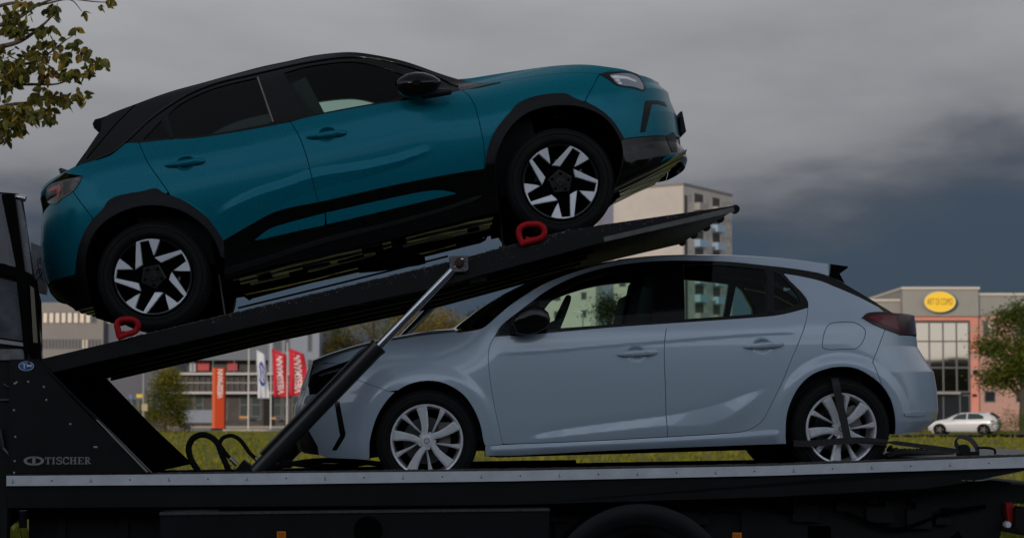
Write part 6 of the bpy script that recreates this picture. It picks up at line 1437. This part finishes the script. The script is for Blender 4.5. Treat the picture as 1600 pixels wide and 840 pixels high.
# ---- person walking on the lawn
def person():
    Y = gy(670.5); r = thing('person', loc=(X(290, Y), Y, 0), label='person in a white shirt and black trousers sitting low by the bushes', cat='person')
    vs = [((0, 0, .52), .16), ((.02, 0, .75), .17), ((.05, 0, 1.0), .19), ((.03, 0, 1.17), .07), ((.0, 0, 1.36), .105),
          ((-.25, -.12, .56), .10), ((-.48, -.14, .50), .075), ((-.46, -.14, .08), .05), ((-.62, -.14, .04), .045),
          ((-.20, .13, .56), .10), ((-.40, .16, .48), .075), ((-.56, .16, .08), .05), ((-.72, .16, .04), .045),
          ((.05, -.22, 1.02), .07), ((-.05, -.27, .78), .05), ((-.25, -.22, .68), .04), ((.05, .22, 1.02), .07), ((-.03, .27, .78), .05), ((-.22, .2, .68), .04)]
    ed = [(0, 1), (1, 2), (2, 3), (3, 4), (0, 5), (5, 6), (6, 7), (7, 8), (0, 9), (9, 10), (10, 11), (11, 12), (2, 13), (13, 14), (14, 15), (2, 16), (16, 17), (17, 18)]
    me = bpy.data.meshes.new('body'); me.from_pydata([v[0] for v in vs], ed, []); o = bpy.data.objects.new('body', me); col.objects.link(o); o.parent = r
    sk = o.modifiers.new('s', 'SKIN'); 
    for i, v in enumerate(vs): me.skin_vertices[0].data[i].radius = (v[1], v[1]); me.skin_vertices[0].data[i].use_root = (i == 0)
    o.modifiers.new('d', 'SUBSURF').levels = 1
    m = bpy.data.materials.new('person_clothes'); m.use_nodes = True; t = m.node_tree; b = t.nodes['Principled BSDF']; tcn = t.nodes.new('ShaderNodeTexCoord'); sp = t.nodes.new('ShaderNodeSeparateXYZ'); rp = t.nodes.new('ShaderNodeValToRGB'); mr = t.nodes.new('ShaderNodeMath'); mr.operation = 'MULTIPLY'; mr.inputs[1].default_value = .6
    t.links.new(tcn.outputs['Object'], sp.inputs[0]); t.links.new(sp.outputs[2], mr.inputs[0]); t.links.new(mr.outputs[0], rp.inputs[0]); t.links.new(rp.outputs[0], b.inputs['Base Color']); rp.color_ramp.interpolation = 'CONSTANT'
    e = rp.color_ramp.elements; e[0].color = (.01, .01, .012, 1); e[1].position = .62*.6; e[1].color = (.70, .70, .72, 1); k = e.new(1.18*.6); k.color = (.42, .25, .18, 1)
    me.materials.append(m)
    q = MB(); q.lathe([(0, .11), (.07, .09), (.105, .02), (.10, -.04)], 14, axis='Z', c=(.02, 0, 1.42)); q.build('hair', mat('dark_hair', (.03, .02, .015), .7), r, auto=60)
    st = thing('low_wall_block', loc=(X(292, Y)+.05, Y+.05, 0), label='low dark block the person in the white shirt is sitting on', cat='seat'); MB().box((0, 0, .2), (.6, .5, .42)).build('block', mat('dark_block', (.04, .035, .03), .8), st)
person()
# ---- vegetation
tree('small_tree', X(258, 135), 135, Z(574, 135), 3.9, LY, 'small yellow green bushy tree between the lamp post and the pylon sign', n=8000, clumps=22, leaf=.26, trunk_h=.7, fill=.75)
for i, (px, Yb, h, w_, m_, lab) in enumerate([(240, 138, 1.7, 2.2, LD, 'low dark bush at the foot of the small tree, left of it'), (262, 133, 1.5, 2.6, LO, 'low brownish bush in front of the small tree'), (283, 137, 1.3, 2.0, LD, 'low dark bush right of the small tree by the person')]):
    tree('bush', X(px, Yb), Yb, h, w_, m_, lab, cat='bush', trunk_h=0, n=900, clumps=12, leaf=.16, group='bushes on the lawn')
mid = [(497, 200, 515, 5.5, LO, 2200, 'tall'), (523, 215, 502, 5, LG, 2000, ''), (548, 205, 492, 7, LO, 1400, ''), (585, 210, 478, 8, LO, 1500, ''), (622, 205, 482, 7, LY, 2400, ''), (662, 200, 478, 8, LO, 2800, ''), (690, 195, 484, 7.5, LO, 3000, ''), (716, 200, 500, 6, LG, 2200, ''), (752, 215, 476, 5, LD, 1700, ''), (470, 240, 520, 7, LG, 1500, ''), (735, 230, 505, 7, LY, 2000, '')]
nm_ = ['ochre tree beside the office corner, leftmost in the row', 'green narrow tree standing second in the row behind the bonnet', 'thin ochre tree with bare branches left of the near piston rod', 'airy ochre tree behind the near hydraulic cylinder', 'yellow green tree between the two piston rods', 'ochre tree right of the far piston rod', 'dense golden tree above the bonnet of the hatchback', 'green tree just left of the hatchback windscreen', 'dark tree showing right above the windscreen base', 'green tree rising behind the pale office storey', 'yellow green tree behind the green tree by the windscreen']
for (px, Y, yt, w_, m_, n_, _), lab in zip(mid, nm_): tree('tree', X(px, Y), Y, Z(yt, Y), w_, m_, lab, n=int(n_*2.0), clumps=34 if n_ > 1600 else 20, leaf=.42, group='trees beyond the offices', trunk_h=3, sparse=1, fill=1.0 if n_ > 1600 else .8)
tree('tree', X(948, 150), 150, Z(462, 150), 4.6, LD, 'dark round tree seen through the front side window of the hatchback', n=9000, clumps=44, leaf=.32, trunk_h=2.0, fill=.9)
tree('tree', X(1598, 118), 118, Z(478, 118), 5.9, LG, 'broad green tree standing right of the white parked car', n=15000, clumps=30, leaf=.30, trunk_h=3.4, fill=.62)
for px, Yb, h, w_, lab in ((1556, 106, .95, 1.6, 'small bush overlapping the tail of the white parked car'), (1580, 112, 1.5, 2.6, 'wide bush under the broad green tree'), (1440, 118, 1.5, 1.5, 'dark bush in front of the glazed entrance'), (1600, 110, 1.3, 2.0, 'bush at the right edge under the broad tree')):
    tree('bush', X(px, Yb), Yb, h, w_, LG if px != 1440 else LD, lab, cat='bush', trunk_h=0, n=1100, clumps=14, leaf=.14, group='bushes by the showroom', z=.1)
# unseen wooded ridge added behind the camera to block sun, mirrored in paintwork
V = []; F = []; n_ = 150
for i in range(n_+1):
    a = i/n_; x_ = -150+300*a; h_ = 12.8+1.2*mnoise.noise(Vector((x_*.06, 0, 0)))+1.6*mnoise.noise(Vector((x_*.3, 3, 0))); yb = -25+5*mnoise.noise(Vector((x_*.03, 9, 0)))
    V += [(x_, yb, -.5), (x_, yb-2, h_*.7), (x_, yb-5, h_), (x_, yb-14, h_*.8), (x_, yb-18, -.5)]
for i in range(n_):
    for k in range(4): F.append((5*i+k, 5*i+k+1, 5*i+6+k, 5*i+5+k))
tag(obj('sun_block_ridge', V, F, mat('ridge_green', (.03, .038, .014), .9, noise=(.2, .4)), smooth=True), kind='stuff')
# ---- overhanging branches top left
def near_tree():
    D = 14.2; bx = X(-160, D)-.6; r = thing('overhanging_tree', loc=(bx, D+.3, 0), label='tree with yellowing leaves hanging into the top left corner', cat='tree')
    base = Vector((bx, D+.3, 0)); q = MB(); lr = random.Random(5)
    q.tube([base+Vector((0, 0, -.1)), base+Vector((.05, 0, 1.5)), base+Vector((-.05, 0, 3.4)), base+Vector((.1, 0, 5.2)), base+Vector((0, 0, 7))], [.17, .13, .11, .07, .02], 14)
    tk = bpart(r, q, 'trunk', BARK, auto=60)
    V = []; F = []
    brs = [[(-330, 60), (-150, 60), (-20, 45), (30, 27), (60, 8), (90, -2), (150, 3), (175, 4)], [(-330, 120), (-150, 100), (0, 100), (45, 99), (70, 88), (100, 65), (115, 55)],
           [(-330, 160), (-120, 140), (20, 132), (60, 132), (90, 131), (130, 115), (155, 104)], [(-330, 200), (-150, 190), (-10, 170), (20, 163), (45, 160), (75, 150), (110, 155), (130, 152)],
           [(-300, 230), (-100, 200), (0, 182), (30, 190), (60, 185), (80, 180)], [(-200, 20), (-40, 20), (20, 5), (60, 8), (110, 0), (128, 18)], [(-200, 240), (-60, 230), (0, 215), (8, 225)], [(-30, 80), (30, 65), (60, 45), (85, 20), (90, 5)], [(-40, 60), (20, 50), (40, 48), (75, 46), (85, 45)]]
    tips = []
    for b in brs:
        dj = lr.uniform(-.5, .5); pts = [at(x, y, D+dj*max(.3, 1-i*.1)) for i, (x, y) in enumerate(b)]; start = Vector((bx, D+.3, pts[0].z-.3)); pp = catmull([start]+pts, 8); q = MB(); n = len(pp); q.tube(pp, [.028*(1-i/n)**1.3+.0028 for i in range(n)], 6); bpart(r, q, 'branch', BARK, auto=60)
    def leaf(p, s_, lr=lr):
        a = lr.uniform(0, 6.28); d = Vector((math.cos(a)*.8, math.sin(a)*.8, lr.uniform(-1.3, .1))).normalized(); sd = d.cross(Vector((lr.uniform(-1, 1), lr.uniform(-1, 1), lr.uniform(-.3, 1)))).normalized(); nn = d.cross(sd)
        k = len(V); prof = [(0, 0), (.2, .30), (.45, .42), (.72, .30), (1.0, 0)]
        for t_, w_ in prof:
            c = p+d*t_*s_-Vector((0, 0, .18*s_*t_*t_))
            V.append(c-sd*w_*s_*.8+nn*w_*s_*.22); V.append(c); V.append(c+sd*w_*s_*.8+nn*w_*s_*.22)
        for i in range(4):
            for j in (0, 1): F.append((k+3*i+j, k+3*i+j+1, k+3*i+4+j, k+3*i+3+j))
    # leaf sprays where the photograph shows them: (x, y, spread x, spread y, count)
    sprays = [(20, 22, 16, 9, 9), (35, 5, 9, 6, 8), (48, 12, 8, 7, 6), (82, 15, 9, 9, 12), (85, 26, 5, 5, 4), (14, 32, 16, 12, 26), (22, 48, 16, 6, 22), (38, 45, 6, 9, 8), (60, 47, 10, 5, 14), (75, 48, 5, 5, 6), (86, 45, 5, 3, 3), (120, 49, 5, 4, 5), (132, 22, 4, 4, 3), (156, 9, 3, 5, 3), (168, 6, 6, 5, 6), (66, 67, 8, 5, 9), (84, 71, 8, 7, 10), (117, 71, 7, 5, 7), (4, 77, 5, 3, 3), (30, 86, 8, 8, 8), (48, 81, 8, 7, 9), (64, 88, 10, 7, 14), (88, 86, 8, 6, 6), (103, 88, 6, 10, 8), (126, 86, 6, 8, 6), (138, 82, 6, 5, 6), (12, 103, 16, 12, 46), (22, 118, 12, 10, 26), (8, 132, 10, 12, 26), (40, 118, 8, 10, 9), (62, 105, 9, 8, 14), (66, 122, 4, 7, 6), (84, 112, 8, 8, 10), (106, 116, 10, 8, 20), (122, 118, 7, 7, 12), (138, 110, 6, 8, 9), (154, 97, 6, 4, 6), (160, 105, 3, 3, 2), (65, 140, 4, 3, 3), (75, 142, 5, 4, 4), (58, 150, 8, 6, 8), (72, 156, 10, 6, 13), (98, 152, 8, 5, 7), (105, 162, 4, 7, 5), (120, 150, 8, 8, 12), (132, 152, 5, 5, 5), (12, 172, 14, 8, 24), (34, 175, 12, 10, 26), (55, 182, 10, 9, 16), (72, 180, 7, 11, 16), (80, 188, 3, 5, 5), (10, 190, 14, 10, 34), (28, 196, 12, 7, 14), (6, 205, 8, 9, 12), (10, 218, 5, 7, 9), (30, 205, 8, 3, 4)]
    for x, y, sx, sy, n in sprays:
        for i in range(int(n*1.5)): leaf(at(x+lr.gauss(0, sx*.62), y+lr.gauss(0, sy*.62)-3, D+lr.uniform(-.45, .45)), lr.uniform(.055, .092))
    for i in range(2600):
        x = lr.uniform(-420, -12); y = lr.uniform(-220, 250)
        leaf(at(x, y, D+lr.gauss(0, .9)), lr.uniform(.045, .085))
    lm = leaf_mat('turning_leaves', [(.035, .045, .010), (.055, .065, .012), (.085, .085, .014), (.20, .15, .018), (.12, .05, .02)], 2.2)
    o = obj('crown', V, F, lm, r); o.matrix_parent_inverse = Matrix.Translation(-base)
near_tree()
